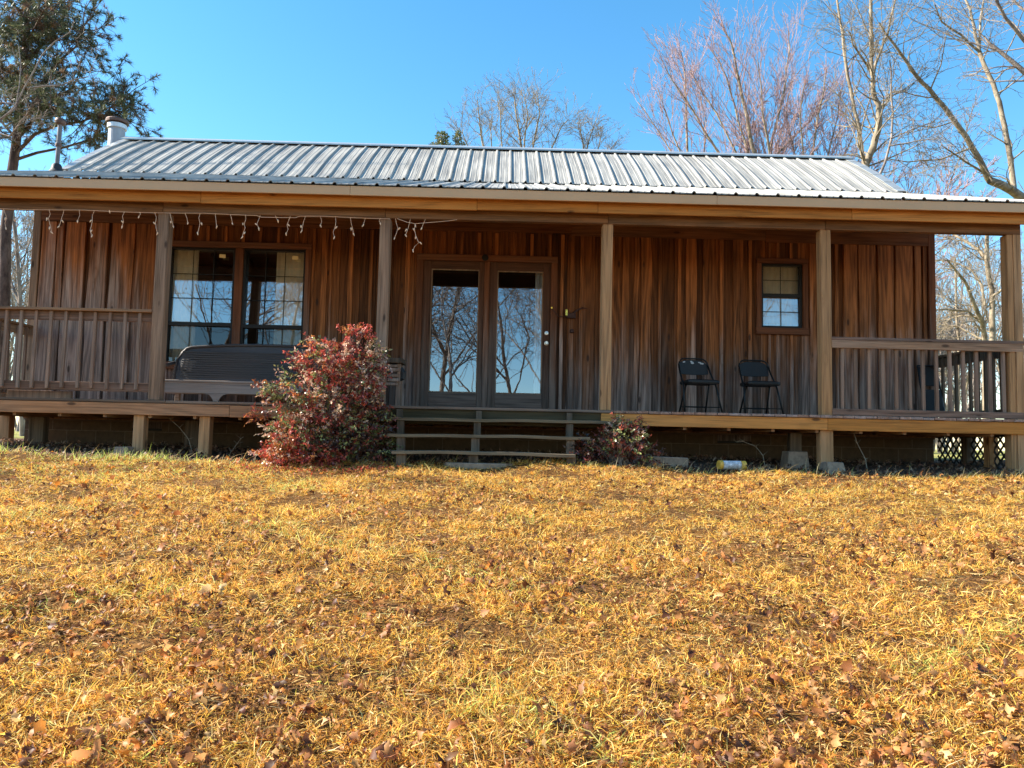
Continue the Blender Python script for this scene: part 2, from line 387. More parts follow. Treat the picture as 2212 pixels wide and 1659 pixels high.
def walls():
    b = MB(); zt = 3.62; zf = 3.07
    # backing boards, split round the real openings
    x = XL+.02
    while x < XR-.02:
        w = random.uniform(.20, .30); x1 = min(x+w, XR-.02)
        for hole in OPEN:
            for e in (hole[0], hole[1]):
                if x+.02 < e < x1: x1 = e
        mid = (x+x1)/2
        for z0, z1 in cut_out(mid-.001, mid+.001, OPEN, .05, zt):
            b.plank(x+.002, x1-.002, YW+random.uniform(0, .004), YW+.10, z0, z1, 0, tone=random.uniform(.05, .6))
        x = x1
    # battens and waney-edged face boards
    face = [(-6.83,-6.62),(-6.59,-6.50),(-6.47,-6.19),(-6.12,-5.85),(-5.80,-5.47),(-5.43,-5.10)]
    for x0, x1 in face:
        for z0, z1 in cut_out(x0, x1, HOLES, .30, zf-.0): b.plank(x0, x1, YW-.034-random.uniform(0,.008), YW-.001, z0, z1, .008, warp=.002, tone=random.uniform(.55, .95))
    def bat(xc, w, wave=.003, z0=.30, z1=None, th=.022):
        for a, c in cut_out(xc-w/2, xc+w/2, HOLES, z0, z1 or zf): b.plank(xc-w/2, xc+w/2, YW-th-random.uniform(0,.004), YW-.001, a, c, wave, tone=random.uniform(.45, .95))
    for k in range(9): bat(-4.98+k*.262+.06, .045, .002)
    for xc, w in ((-2.66,.09),(-2.56,.035),(-2.27,.07),(-1.97,.05),(-1.43,.06),(-1.70,.03)): bat(xc, w)
    for k in range(8): bat(-1.16+k*.262, .05, .002)
    for xc, w, wv in ((.87,.05,.003),(1.02,.07,.006),(1.16,.05,.004),(1.46,.05,.003),(1.60,.09,.004),(1.82,.10,.003),(1.98,.07,.012),(2.12,.16,.014),(2.33,.04,.002),
                  (2.62,.05,.003),(2.80,.15,.008),(3.0,.05,.003),(3.25,.055,.003),(3.5,.15,.005),(3.68,.055,.003),(3.97,.03,.002),(4.10,.05,.003),(4.30,.045,.003),(4.62,.09,.006),(4.78,.15,.006),
                  (4.98,.05,.003)): bat(xc, w, wv)
    for x0, x1 in ((5.08,5.28),(5.31,5.56),(5.60,5.83),(5.86,6.12),(6.15,6.24),(6.28,6.33)):
        b.plank(x0, x1, YW-.03-random.uniform(0,.008), YW-.001, .30, zf-.02, .006, warp=.002, tone=random.uniform(.3, .85))
    o = b.build('wall', WALL, CAB, .003)
    # frieze boards under the porch ceiling (three lengths, set at slightly different heights)
    b = MB(); b.box(XL+.03, -2.1, YW-.05, YW-.03, 3.075, 3.30); b.box(-2.098, 1.0, YW-.052, YW-.03, 3.085, 3.30); b.box(1.002, 3.9, YW-.056, YW-.03, 3.055, 3.235); b.box(3.902, XR-.06, YW-.054, YW-.03, 3.03, 3.23)
    b.box(1.0, XR, YW-.046, YW-.028, 3.236, 3.6); b.box(XL, .998, YW-.046, YW-.028, 3.302, 3.6)
    b.build('frieze_board', WALLH, CAB, .003)
    b = MB(); b.box(XL-.02, XL+.09, YW-.055, YW+.06, .28, 3.34); b.build('corner_board', POSTG, CAB, .004)
    b = MB(); b.box(XR-.08, XR+.02, YW-.058, YW+.06, .28, 3.30); b.build('corner_board', TRIMZ, CAB, .004)
    # side and back walls with gables
    for nm, xa, xb in (('gable_wall', XL, XL+.1), ('gable_wall', XR-.1, XR)):
        b = MB(); y = YW+.101; 
        while y < YW+7.1:
            y1 = min(y+.25, YW+7.1); ym = (y+y1)/2; zr = roofz(ym)-.12
            b.box(xa, xb, y+.002, y1, .05, zr); y = y1
        for y in np.arange(YW+.25, YW+7, .25):
            s_ = -1 if xa < 0 else 1; xo = xa-.02 if xa < 0 else xb; b.box(xo, xo+.02, y-.025, y+.025, .28, roofz(y)-.12)
        b.build(nm, WALL, CAB)
    b = MB(); b.box(XL+.1, XR-.1, YW+7.0, YW+7.1, .05, 3.9); b.build('back_wall', WALL, CAB)
    b = MB(); b.box(XL+.11, XR-.11, YW+.12, YW+6.9, .30, .38); b.box(XL+.11, XR-.11, YW+.12, YW+6.9, 2.85, 2.9); b.box(XL+.1, XR-.1, YW+3.2, YW+3.3, .38, 2.85); b.build('interior_lining', DARKIN, CAB)
    # foundation
    b = MB(); b.box(XL+.02, -5.36, YW+.0, YW+.2, -.6, .28); b.box(-4.93, 3.20, YW, YW+.2, -.6, .28); b.box(3.70, XR-.02, YW, YW+.2, -.6, .28)
    for x0, x1 in ((-5.36,-4.93),(3.2,3.7)): b.box(x0, x1, YW+.001, YW+.2, -.6, .02); b.box(x0, x1, YW+.001, YW+.2, .20, .28)
    for xa in (XL+.02, XR-.22): b.box(xa, xa+.2, YW+.2, YW+7, -.6, .28)
    b.build('foundation', BLOCK, CAB)
    for x0, x1 in ((-5.36,-4.93),(3.2,3.7)): MB().box(x0, x1, YW+.08, YW+.1, .02, .20).build('foundation_vent', BLACKF, CAB)
    MB().box(XL, XR, YW-.012, YW-.001, .14, .297).build('skirt_board', DECKX, CAB, .003)
def roofz(y):
    """top of the roof sheets at depth y (front slope; mirrored behind the ridge)"""
    if y > 14.9: return 5.68 - .64*(y-14.9)
    if y < 12.8: return 3.065 + .353*(y-9.25)
    t = (y-12.8)/2.1
    return 4.33 + 2.1*(.495*t + .075*(1-(1-t)**2) + .0757*t)
walls()
def ribbed(b, x0, x1, ys, zfn, th=.012, pitch=.255, rib=.032, phase=0):
    prof = [(x0, 0)]; x = x0 + .06 + phase
    while x < x1-.06:
        prof += [(x-.028, 0), (x-.012, rib), (x+.012, rib), (x+.028, 0)]
        for q in (.085, .17):
            if x+q+.012 < x1: prof += [(x+q-.010, 0), (x+q, .006), (x+q+.010, 0)]
        x += pitch
    prof.append((x1, 0)); n = len(prof); v = []; f = []
    for y in ys:
        for px, pz in prof: v.append((px, y, zfn(y)+pz))
    m = len(ys)
    for y in ys:
        for px, pz in prof: v.append((px, y, zfn(y)+pz-th))
    o = n*m
    for j in range(m-1):
        for i in range(n-1):
            a = j*n+i; f.append((a, a+1, a+n+1, a+n)); f.append((o+a, o+a+n, o+a+n+1, o+a+1))
    for i in range(n-1):
        f.append((i, o+i, o+i+1, i+1)); a = (m-1)*n+i; f.append((a, a+1, o+a+1, o+a))
    for j in range(m-1):
        a = j*n; f.append((a, a+n, o+a+n, o+a)); a = j*n+n-1; f.append((a, o+a, o+a+n, a+n))
    b.raw(v, f, .5)
RXL, RXR = -7.38, 6.72
def roof():
    b = MB()
    ribbed(b, RXL, RXR, [9.268, 10.4, 11.6, 12.9], lambda y: 3.065+.353*(y-9.25), pitch=.259, phase=.05, rib=.024)
    ribbed(b, RXL, RXR, [12.72, 12.9, 13.15, 13.4, 13.7, 14.1, 14.5, 14.9], lambda y: roofz(y)+.028)
    ribbed(b, RXL, RXR, [14.9, 16.5, 18.9], lambda y: roofz(y)+.028)
    rf = b.build('roof', ROOF, CAB)
    # porch part under-structure: ceiling boards and rafters
    b = MB()
    v = [(RXL+.05, 9.3, 3.02), (RXR-.05, 9.3, 3.02), (RXR-.05, 12.7, 4.17), (RXL+.05, 12.7, 4.17)]
    b.raw([(x, y, z) for x, y, z in v] + [(x, y, z-.02) for x, y, z in v], [(0,1,2,3),(7,6,5,4),(0,4,5,1),(1,5,6,2),(2,6,7,3),(3,7,4,0)])
    for x in np.arange(XL+.1, XR, .61): b.beam((x, 9.47, 3.01), (x, YW-.06, 3.66), .04, .12)
    b.build('porch_ceiling', WALLH, rf)
    # rakes and ridge
    for x in (RXL, RXR):
        b = MB(); ys = [12.74, 12.9, 13.2, 13.6, 14.1, 14.5, 14.9]
        for a, c in zip(ys, ys[1:]):
            b.beam((x, a, roofz(a)+.048), (x, c+.01, roofz(c)+.048), .16, .012); b.beam((x-.075*(1 if x < 0 else -1), a, roofz(a)-.02), (x-.075*(1 if x < 0 else -1), c+.01, roofz(c)-.02), .012, .12)
        b.beam((x, 9.25, 3.0), (x, 12.72, 4.20), .03, .14); b.beam((x, 14.9, roofz(14.9)+.048), (x, 18.9, roofz(18.9)+.048), .16, .012)
        b.build('rake_trim', RIDGE, rf)
    b = MB(); z = roofz(14.9)+.07
    b.raw([(RXL-.08, 14.68, z-.10), (RXR+.08, 14.68, z-.10), (RXR+.08, 14.9, z+.01), (RXL-.08, 14.9, z+.01), (RXL-.08, 15.12, z-.10), (RXR+.08, 15.12, z-.10),
           (RXL-.08, 14.68, z-.125), (RXR+.08, 14.68, z-.125)], [(0,1,2,3), (3,2,5,4), (6,7,1,0)])
    b.build('ridge_cap', RIDGE, rf)
    # flue and vent pipes
    p = at(254, 257, 15.05); c = (p[0], 15.05, float(p[2])-1.0)
    ch = MB().lathe(c, [(.152,0),(.152,.80),(.148,.805)]).build('chimney', GALV, CAB, smooth=False)
    MB().lathe(c, [(.153,.79),(.178,.792),(.178,.875),(.15,.88)]).build('collar', ZINC, ch)
    MB().lathe(c, [(.12,.88),(.13,.90),(.21,.905),(.215,.95),(.20,.975),(.05,1.0)]).build('chimney_cap', RUST, ch)
    p = at(122, 372, 12.35); z0 = 3.065+.353*(12.35-9.25)
    vp = MB().tube([(p[0], 12.35, z0), (p[0]+.01, 12.35, z0+.80)], .034, 14).build('vent_pipe', IRON, CAB)
    MB().lathe((p[0], 12.35, z0-.02), [(.13,0),(.09,.05),(.07,.13),(.056,.15)]).build('rubber_boot', RUBBER, vp)
    MB().lathe((p[0]+.01, 12.35, z0+.80), [(.04,-.02),(.075,.0),(.085,.04),(.07,.08),(.02,.10)]).build('pipe_cap', RUST, vp)
    b = MB(); b.lathe((p[0]+.004, 12.35, z0+.42), [(.045,0),(.048,.01),(.048,.04),(.045,.05)]); b.build('pipe_joint', RUST, vp)
    # eave: metal fascia, sub-fascia boards, beam
    b = MB(); b.box(RXL, -1.9, 9.285, 9.31, 2.938, 3.053, .5); b.box(-1.897, 2.6, 9.283, 9.31, 2.936, 3.053, .5); b.box(2.603, RXR, 9.285, 9.31, 2.938, 3.053, .5); b.build('fascia', TAN, CAB, .004)
    b = MB(); xs = [RXL+.03, -3.75, -.35, 1.15, 4.32, RXR-.03]
    for a, c in zip(xs, xs[1:]): b.box(a+.002, c-.002, 9.39+random.uniform(0, .004), 9.43, 2.826+random.uniform(-.004, .004), 3.03)
    b.build('sub_fascia', ORANGE, CAB, .003)
    b = MB(); xs = [XL-.1, -4.27, -1.5, 1.30, 4.05, XR+.11]
    for a, c in zip(xs, xs[1:]): b.box(a+.002, c-.002, YF+.0, YF+.085, 2.735+random.uniform(-.004, .004), 2.955)
    b.build('porch_beam', BEAM, CAB, .005)
roof()
def post(x0, x1, z0, z1, m, lean=0, y0=YF+.01, y1=YF+.15):
    b = MB(); n = 10; v = []; f = []; t = random.random()
    for i in range(n+1):
        q = i/n; z = z0+(z1-z0)*q; dx = lean*(1-q) + math.sin(q*5+x0)*.003
        v += [(x0+dx, y0, z), (x1+dx, y0, z), (x1+dx, y1, z), (x0+dx, y1, z)]
        if i:
            o = 4*(i-1)
            for j in range(4): f.append((o+j, o+(j+1) % 4, o+4+(j+1) % 4, o+4+j))
    f += [(3,2,1,0), (4*n, 4*n+1, 4*n+2, 4*n+3)]; b.raw(v, f, t)
    return b.build('porch_post', m, CAB, .006)
post(-6.95, -6.81, ZD, 2.735, POSTG); post(-4.335, -4.195, ZD, 2.735, POSTG, .0); post(-1.565, -1.43, ZD, 2.735, POSTG, -.01)
post(1.235, 1.365, ZD, 2.735, POSTN, -.005); post(3.985, 4.115, ZD-.01, 2.735, POSTN, .015)
b = MB(); b.plank(6.365, 6.44, YF+.012, YF+.15, -.5, 2.735, .001); b.plank(6.442, 6.54, YF+.002, YF+.15, -.5, 2.735, .001); b.build('porch_post', POSTN, CAB, .005)

def deck():
    # decking: boards laid front to back on the right, lengthways in the middle and left
    b = MB(); x = 1.40
    while x < XR+.13:
        w = .142; b.box(x, x+w-.006, YF-.028-random.uniform(0, .02), YW-.06, ZD-.032-random.uniform(0, .005), ZD-random.uniform(0, .005)); x += w
    b.build('decking', DECKY, CAB, .003)
    b = MB(); y = YF-.03; k = 0
    while y < YW-.12:
        xs = [XL-.02, -4.1, -1.6, 1.395] if k % 2 == 0 else [XL-.02, -5.2, -2.7, 1.395]
        for a, c in zip(xs, xs[1:]): b.box(a+.002, c-.002, y, y+.134, ZD-.034, ZD-random.uniform(0, .006))
        y += .14; k += 1
    b.build('decking', DECKX, CAB, .003)
    # rim boards
    b = MB(); b.box(XL-.02, -3.32, YF-.02, YF+.02, .205, .35); b.box(-3.316, -1.6, YF-.022, YF+.018, .20, .345); b.build('rim_board', RIML, CAB, .004)
    b = MB(); b.box(1.24, 4.05, YF-.02, YF+.02, .205, .35); b.box(4.054, XR+.12, YF-.022, YF+.018, .20, .35); b.build('rim_board', ORANGE, CAB, .004)
    MB().box(-1.6, 1.24, YF+.0, YF+.04, .17, .352).build('rim_board', MOSSY, CAB, .003)
    b = MB(); b.box(XL-.02, XL+.02, YF+.02, YW-.06, .19, .35); b.box(XR+.08, XR+.12, YF+.02, YW-.06, .19, .35)
    for x in np.arange(XL+.4, XR, .55): b.box(x, x+.04, YF+.041, YW-.06, .17, .35)
    b.box(XL+.02, XR+.08, YW-.058, YW-.014, .16, .352)
    b.build('deck_joist', RAILY, CAB)
    # a short grey board under the left rail
    MB().box(-6.2, -5.4, YF+.25, YF+.29, ZD, ZD+.10).build('kick_board', BALU, CAB, .003)
    # supports below the deck
    for x0, x1, y, m in ((-6.98,-6.84,10.9,POSTN),(-6.78,-6.60,YF+.03,POSTN),(-6.30,-6.10,YF+.9,STRZ),(-4.50,-4.37,YF+.03,POSTN),(-4.22,-4.04,YF+.9,STRZ),(-3.70,-3.57,YF+.03,POSTN),(3.98,4.14,YF+.03,POSTN),
                        (3.78,3.93,YF+.5,STRZ),(6.40,6.52,10.55,STRZ),(6.40,6.52,10.05,POSTN)):
        b = MB(); z0 = float(gz(x0, y))-.1; b.plank(x0, x1, y, y+.13, z0, .205 if m is not STRZ else .17, .002); b.build('deck_support', m, CAB, .005)
deck()
def railing():
    # front left
    b = thing_part('railing')
    t = MB().box(XL-.02, -4.34, YF+.0, YF+.14, 1.475, 1.51).build('top_rail', RAILO, b, .004)
    MB().box(XL-.02, -4.34, YF+.075, YF+.115, 1.365, 1.473).build('upper_rail', RAILX, b, .003)
    MB().box(XL-.02, -4.34, YF+.075, YF+.115, .49, .60).build('lower_rail', RAILX, b, .003)
    xs = np.arange(-6.87, -4.40, .182)
    for i, x in enumerate(xs):
        l = random.uniform(-.008, .008); m = MB(); m.beam((x+l, YF+.057, .515+random.uniform(-.01,.01)), (x, YF+.057, 1.472), .036, .034, (0,1,0)); m.build('baluster', BALU, b, .003)
    # left side
    b = thing_part('railing')
    MB().box(XL-.06, XL+.07, YF+.15, YW-.04, 1.475, 1.512).build('top_rail', RAILY, b, .004); MB().box(XL-.01, XL+.03, YF+.15, YW-.07, 1.36, 1.473).build('upper_rail', RAILY, b, .003); MB().box(XL-.01, XL+.03, YF+.15, YW-.07, .49, .60).build('lower_rail', RAILY, b, .003)
    for y in np.arange(YF+.25, YW-.1, .2): MB().plank(XL+.031, XL+.066, y, y+.036, .50, 1.472, .001).build('baluster', BALU, b, .003)
    # front right
    b = thing_part('railing')
    MB().box(4.12, XR+.2, YF-.005, YF+.145, 1.335, 1.372).build('top_rail', RAILX, b, .004)
    MB().box(4.12, XR+.1, YF+.0, YF+.04, 1.235, 1.333).build('upper_rail', RAILO, b, .003)
    MB().box(4.12, XR+.1, YF-.004, YF+.04, ZD+.005, .475).build('lower_rail', RAILX, b, .004)
    for i, x in enumerate(np.arange(4.27, 6.36, .170)):
        m = MB(); m.beam((x+random.uniform(-.006,.006), YF+.062, .40), (x, YF+.062, 1.333), .04, .036, (0,1,0)); m.build('baluster', BALU, b, .003)
    # right side, seen from the inside
    b = thing_part('railing')
    MB().box(XR-.01, XR+.11, YF+.155, YW-.06, 1.335, 1.372).build('top_rail', STRZ, b, .004); MB().box(XR+.03, XR+.07, YF+.155, YW-.06, 1.20, 1.333).build('upper_rail', STRZ, b, .003); MB().box(XR+.03, XR+.07, YF+.155, YW-.06, .44, .53).build('lower_rail', STRZ, b, .003)
    for y in np.arange(YF+.27, YW-.1, .165): MB().plank(XR-.006, XR+.028, y, y+.045, .45, 1.333, .001).build('baluster', STRZ, b, .003)
def thing_part(name):
    """a part that is only a carrier for its own sub-parts"""
    o = bpy.data.objects.new(name, None); COL.objects.link(o); o.parent = CAB; OFF[o.name] = OFF[CAB.name]; return o
railing()
def lattice():
    b = MB(); x = XR+.03; y0, y1, z0, z1 = YF+.15, YW-.02, -.32, .19; s = .098
    def clip(a, c):
        (ya, za), (yb, zb) = a, c; t0, t1 = 0, 1
        for p, q_, lo, hi in ((ya, yb-ya, y0, y1), (za, zb-za, z0, z1)):
            if abs(q_) < 1e-9: continue
            a0, a1 = (lo-p)/q_, (hi-p)/q_
            if a0 > a1: a0, a1 = a1, a0
            t0, t1 = max(t0, a0), min(t1, a1)
        return (t0, t1) if t1-t0 > .01 else None
    for sgn, xo in ((1, 0), (-1, .007)):
        k = -3.0
        while k < 4:
            a = (y0+k, z0 if sgn > 0 else z1); c = (a[0]+1.2, a[1]+sgn*1.2); r = clip(a, c)
            if r:
                pa = [a[i]+(c[i]-a[i])*r[0] for i in range(2)]; pc = [a[i]+(c[i]-a[i])*r[1] for i in range(2)]
                b.beam((x+xo, pa[0], pa[1]), (x+xo, pc[0], pc[1]), .03, .006, (1,0,0))
            k += s*math.sqrt(2)
    b.box(x-.01, x+.018, y0, y1, .17, .195); 
    b.build('lattice_panel', LATT, CAB)
lattice()
def steps():
    st = thing_part('steps')
    for k, (z, y, x0, x1) in enumerate(((.245, 9.26, -1.62, 1.58), (.050, 9.0, -1.50, 1.05), (-.145, 8.76, -1.22, .86))):
        b = MB(); n = 24; v = []; f = []
        for i in range(n+1):
            x = x0+(x1-x0)*i/n; dz = .006*math.sin(x*2.2+k)+.003*math.sin(x*7); e = .004*math.sin(x*5+k*2)
            v += [(x, y+e, z-.038+dz), (x, y+e, z+dz), (x, y+.27, z+dz), (x, y+.27, z-.038+dz)]
            if i:
                o = 4*(i-1)
                for j in range(4): f.append((o+j, o+4+j, o+4+(j+1) % 4, o+(j+1) % 4))
        f += [(0,1,2,3), (4*n+3, 4*n+2, 4*n+1, 4*n)]; b.raw(v, f, .3+.2*k); b.build('tread', TREAD, st, .004)
    for x in (-1.24, -.27, .84):
        for k, (za, zb, ya) in enumerate(((.205, .345, 9.46), (.012, .207, 9.28), (-.183, .012, 9.03), (-.40, -.183, 8.80))):
            xx = x - .01*k + (.05*k if x < -1 else 0); MB().plank(xx-.03-.006*k, xx+.04+.006*k, ya, ya+.10, za-.0, zb-.001, .001).build('stringer', STRZ, st, .003)
steps()

# ------------------------------------------------------------------ windows and doors
TILT = .026
def pane(name, x0, x1, z0, z1, y, m, parent):
    b = MB(); dz = (z1-z0)*TILT
    b.raw([(x0, y, z0), (x1, y, z0), (x1, y+dz, z1), (x0, y+dz, z1), (x0, y+.004, z0), (x1, y+.004, z0), (x1, y+dz+.004, z1), (x0, y+dz+.004, z1)], [(0,1,2,3), (7,6,5,4)])
    b.f = b.f[:1]; return b.build(name, m, parent)
def frame(b, x0, x1, z0, z1, w, y0, y1, wt=None, wb=None):
    wt = wt or w; wb = wb or w
    b.box(x0, x0+w, y0, y1, z0, z1); b.box(x1-w, x1, y0, y1, z0, z1); b.box(x0+w, x1-w, y0+.001, y1, z1-wt, z1); b.box(x0+w, x1-w, y0+.001, y1, z0, z0+wb)
def trim(x0, x1, z0, z1, w, parent, bottom=True, z1b=None):
    b = MB(); yf, yb = YW-.048, YW-.002
    b.box(x0, x0+w, yf, yb, z0, z1-w); b.build('side_trim', TRIMZ, parent, .004); MB().box(x1-w, x1, yf, yb, z0, z1-w).build('side_trim', TRIMZ, parent, .004)
    b = MB(); b.raw([(x0, yf-.003, z1-w+.001), (x1, yf-.003, z1-w+.001), (x1, yf-.003, z1), (x0, yf-.003, z1), (x0, yb, z1-w+.001), (x1, yb, z1-w+.001), (x1, yb, z1), (x0, yb, z1)],
                    [(0,1,2,3),(5,4,7,6),(3,2,6,7),(0,4,5,1),(0,3,7,4),(1,5,6,2)]); b.build('head_trim', TRIMX, parent, .004)
    if bottom: MB().box(x0-.01, x1+.01, yf-.012, yb, z0-.10, z0-.001).build('sill', TRIMX, parent, .004)
def window(x0, x1, z0, z1, zm, cols, rows_u, rows_l, parent, lower_mat, stick=None):
    w = thing_part('window'); w.parent = parent
    yf = YW-.012
    b = MB(); frame(b, x0, x1, z0, z1, .032, yf, YW+.07); b.box(x0+.032, x1-.032, yf+.004, yf+.045, zm-.028, zm+.028)
    b.build('frame', BLACKF, w, .002)
    pane('pane', x0+.032, x1-.032, zm+.028, z1-.032, YW+.045, GLASS, w); pane('pane', x0+.032, x1-.032, z0+.032, zm-.028, YW+.030, lower_mat, w)
    b = MB()
    for lo, hi, rows, y in ((zm+.028, z1-.032, rows_u, YW+.034), (z0+.032, zm-.028, rows_l, YW+.019)):
        for i in range(1, cols): x = x0+.032+(x1-x0-.064)*i/cols; b.box(x-.0048, x+.0048, y, y+.006, lo, hi)
        for i in range(1, rows): z = lo+(hi-lo)*i/rows; b.box(x0+.032, x1-.032, y+.0015, y+.0075, z-.0048, z+.0048)
    b.build('muntin_grid', BLACKF, w)
    if stick:
        sx, sz = stick; MB().raw([(sx-.045, YW-.0, sz-.025), (sx+.045, YW-.0, sz-.032), (sx+.045, YW-.0, sz+.022), (sx-.045, YW-.0, sz+.028)], [(0,1,2,3)]).build('sticker', STICK, w)
    return w
trimL = thing_part('window_surround'); trim(-5.03, -2.85, 1.03, 2.83, .085, trimL)
MB().box(-3.975, -3.855, YW-.03, YW+.07, 1.0, 2.745).build('mullion', TRIMZ, trimL, .004)
window(-4.945, -3.976, 1.01, 2.744, 1.60, 3, 3, 1, CAB, GLASSD, (-4.175, 2.625)); window(-3.854, -2.936, 1.01, 2.744, 1.585, 3, 3, 1, CAB, GLASSD, (-3.10, 2.625))
trimR = thing_part('window_surround'); trim(3.77, 4.54, 1.745, 2.79, .075, trimR)
window(3.846, 4.464, 1.746, 2.714, 2.235, 2, 2, 2, CAB, GLASS)
def doors():
    s = thing_part('door_surround'); trim(-1.29, .80, .40, 2.73, .095, s, False)
    MB().box(-.285, -.205, YW-.030, YW+.06, .40, 2.634).build('mullion', TRIMZ, s, .004)
    MB().box(-1.22, .74, YW-.05, YW+.06, ZD-.01, .41).build('threshold', DECKX, s, .003)
    b = MB(); b.lathe((0,0,0), [(.012, 0), (.045, .004), (.05, .012), (.012, .016)], 16)
    v = b.v[0].copy(); b.v[0] = np.stack([v[:,0]-.28, YW-.052-v[:,2], v[:,1]+2.685], 1); b.build('door_bracket', BLACKF, s)
    for k, (x0, x1, gx0, gx1, gt) in enumerate(((-1.194, -.286, -1.07, -.362, 2.512), (-.204, .704, -.09, .592, 2.505))):
        d = MB(); d.box(x0, gx0, YW-.012, YW+.035, .411, 2.634); d.box(gx1, x1, YW-.012, YW+.035, .411, 2.634); dd = d.build('door', DOORZ, CAB, .004)
        tag(dd, ('left leaf of the glazed double door', 'right leaf of the glazed double door, with knob and deadbolt')[k])
        MB().box(gx0+.001, gx1-.001, YW-.0105, YW+.034, .411, .675).build('bottom_rail', DOORX, dd, .004); MB().box(gx0+.001, gx1-.001, YW-.0105, YW+.034, gt, 2.634).build('top_rail', DOORX, dd, .004)
        d = MB(); frame(d, gx0-.001, gx1+.001, .676, gt-.001, .014, YW-.004, YW+.02); d.build('glazing_bead', POSTG, dd)
        pane('pane', gx0+.013, gx1-.013, .69, gt-.015, YW+.03, GLASS, dd)
        if k:
            for z, r in ((1.585, .030), (1.435, .034)):
                b = MB(); prof = [(r*.95, 0), (r, .004), (r*.95, .012), (r*.45, .014)] + ([(r*.35, .02)] if z > 1.5 else [(r*.35, .035), (r*.75, .045), (r*.85, .06), (r*.6, .072)])
                b.lathe((0,0,0), prof, 20); v = b.v[0].copy(); b.v[0] = np.stack([v[:,0]+.652, YW-.012-v[:,2], v[:,1]+z], 1); b.build('knob' if z < 1.5 else 'deadbolt', NICKEL, dd, smooth=False)
doors()
def curtain(name, x0, x1, z0, z1, y, m, label, folds=7, amp=.02, flare=0):
    b = MB(); n = folds*8; v = []; f = []; rows = 6
    for j in range(rows+1):
        q = j/rows
        for i in range(n+1):
            u = i/n; x = x0+(x1-x0)*u + flare*(1-q)*u; v.append((x, y+amp*math.sin(u*folds*2*math.pi+.6*math.sin(q*3))*(1-.4*q), z0+(z1-z0)*q))
    for j in range(rows):
        for i in range(n): a = j*(n+1)+i; f.append((a, a+1, a+n+2, a+n+1))
    b.raw(v, f); return tag(b.build(name, m, smooth=True, loc=((x0+x1)/2, y, z0)) , label, 'curtain', None)
curtain('curtain', -4.93, -4.56, 1.02, 2.73, YW+.10, CURT, 'beige curtain at the left edge of the wide double window', 4)
curtain('curtain', -3.40, -2.94, 1.02, 2.73, YW+.10, CURT, 'beige curtain drawn to the right side of the wide double window', 5, flare=-.0)
curtain('curtain', .48, .62, .5, 2.55, YW+.14, CURTW, 'white curtain edge behind the right glass of the double door', 2)
curtain('curtain', 3.84, 4.46, 1.74, 2.72, YW+.14, CURT, 'pale curtain filling the small window above the folding chairs', 8, .012)

# ------------------------------------------------------------------ things on the porch
def bench():
    x0, x1 = -4.50, -1.86; t = thing('porch_bench', 'long dark blue-grey porch bench with arched back under the wide window', 'bench', ((x0+x1)/2, 10.3, ZD))
    # seat planks
    b = MB(); 
    for k in range(4): b.box(x0, x1, 10.02+k*.115, 10.125+k*.115, .655, .680)
    b.build('seat', BENCHS, t, .004)
    b = MB(); b.box(x0+.02, x1-.02, 10.035, 10.06, .51, .654); b.box(x0+.02, x1-.02, 10.42, 10.445, .52, .654); b.build('apron', BENCHS, t, .004)
    # back: solid arched panel leaning back, with a frame along its edge
    xa, xb = -4.44, -1.92; n = 40; v = []; f = []
    def top(u):
        s_ = abs(2*u-1); return 1.235 - .07*s_**2.2 - (.16*((s_-.86)/.14)**2 if s_ > .86 else 0)
    for i in range(n+1):
        u = i/n; x = xa+(xb-xa)*u; zt = top(u)
        for z, y in ((.715, 10.52), (zt, 10.62)): v += [(x, y, z), (x, y+.03, z)]
        if i:
            o = 4*(i-1); f += [(o, o+4, o+6, o+2), (o+1, o+3, o+7, o+5), (o+2, o+6, o+7, o+3), (o, o+1, o+5, o+4)]
    f += [(0,2,3,1), (4*n, 4*n+1, 4*n+3, 4*n+2)]
    b = MB(); b.raw(v, f, .5); b.build('backrest', BENCH, t, .003)
    pts = [(xa+(xb-xa)*i/n, 10.605 - .0, top(i/n)-.015) for i in range(n+1)]
    MB().tube([(xa, 10.51, .72)]+pts+[(xb, 10.51, .72)], .018, 8).build('back_frame', BENCH, t, smooth=True)
    b = MB()
    for k in range(12): z = .755+k*.031; y = 10.517+(z-.715)/.52*.10; b.box(-4.36, -2.0, y-.009, y-.001, z, z+.017, .4)
    b.build('back_slats', BENCH, t)
    for x in (x0+.04, x1-.04):
        MB().tube([(x-.045, 10.05, .93), (x-.02, 10.15, .905), (x, 10.35, .90), (x+.0, 10.56, .95)], [.016, .024, .026, .022], 8).build('armrest', BENCH, t, smooth=True)
        MB().tube([(x-.02, 10.10, .68), (x-.035, 10.10, .80), (x-.02, 10.12, .905)], [.022, .03, .02], 8).build('arm_support', BENCH, t, smooth=True)
    for x in (-3.68, -2.35):
        b = MB(); prof = [(-.15, .51), (-.09, .495), (-.055, .46), (-.035, .42), (-.03, .39), (.03, .39), (.035, .42), (.055, .46), (.09, .495), (.15, .51)]
        v = [(x+a, y, z) for y in (10.03, 10.065) for a, z in prof]; m = len(prof)
        f = [tuple(range(m)), tuple(range(2*m-1, m-1, -1))] + [((i+1) % m, i, i+m, (i+1) % m+m) for i in range(m)]
        b.raw(v, f, .4); b.build('leg', BENCHS, t)
    for x in (-4.38, -2.0): MB().box(x, x+.06, 10.44, 10.5, ZD, .655).build('leg', BENCHS, t, .003)
bench()
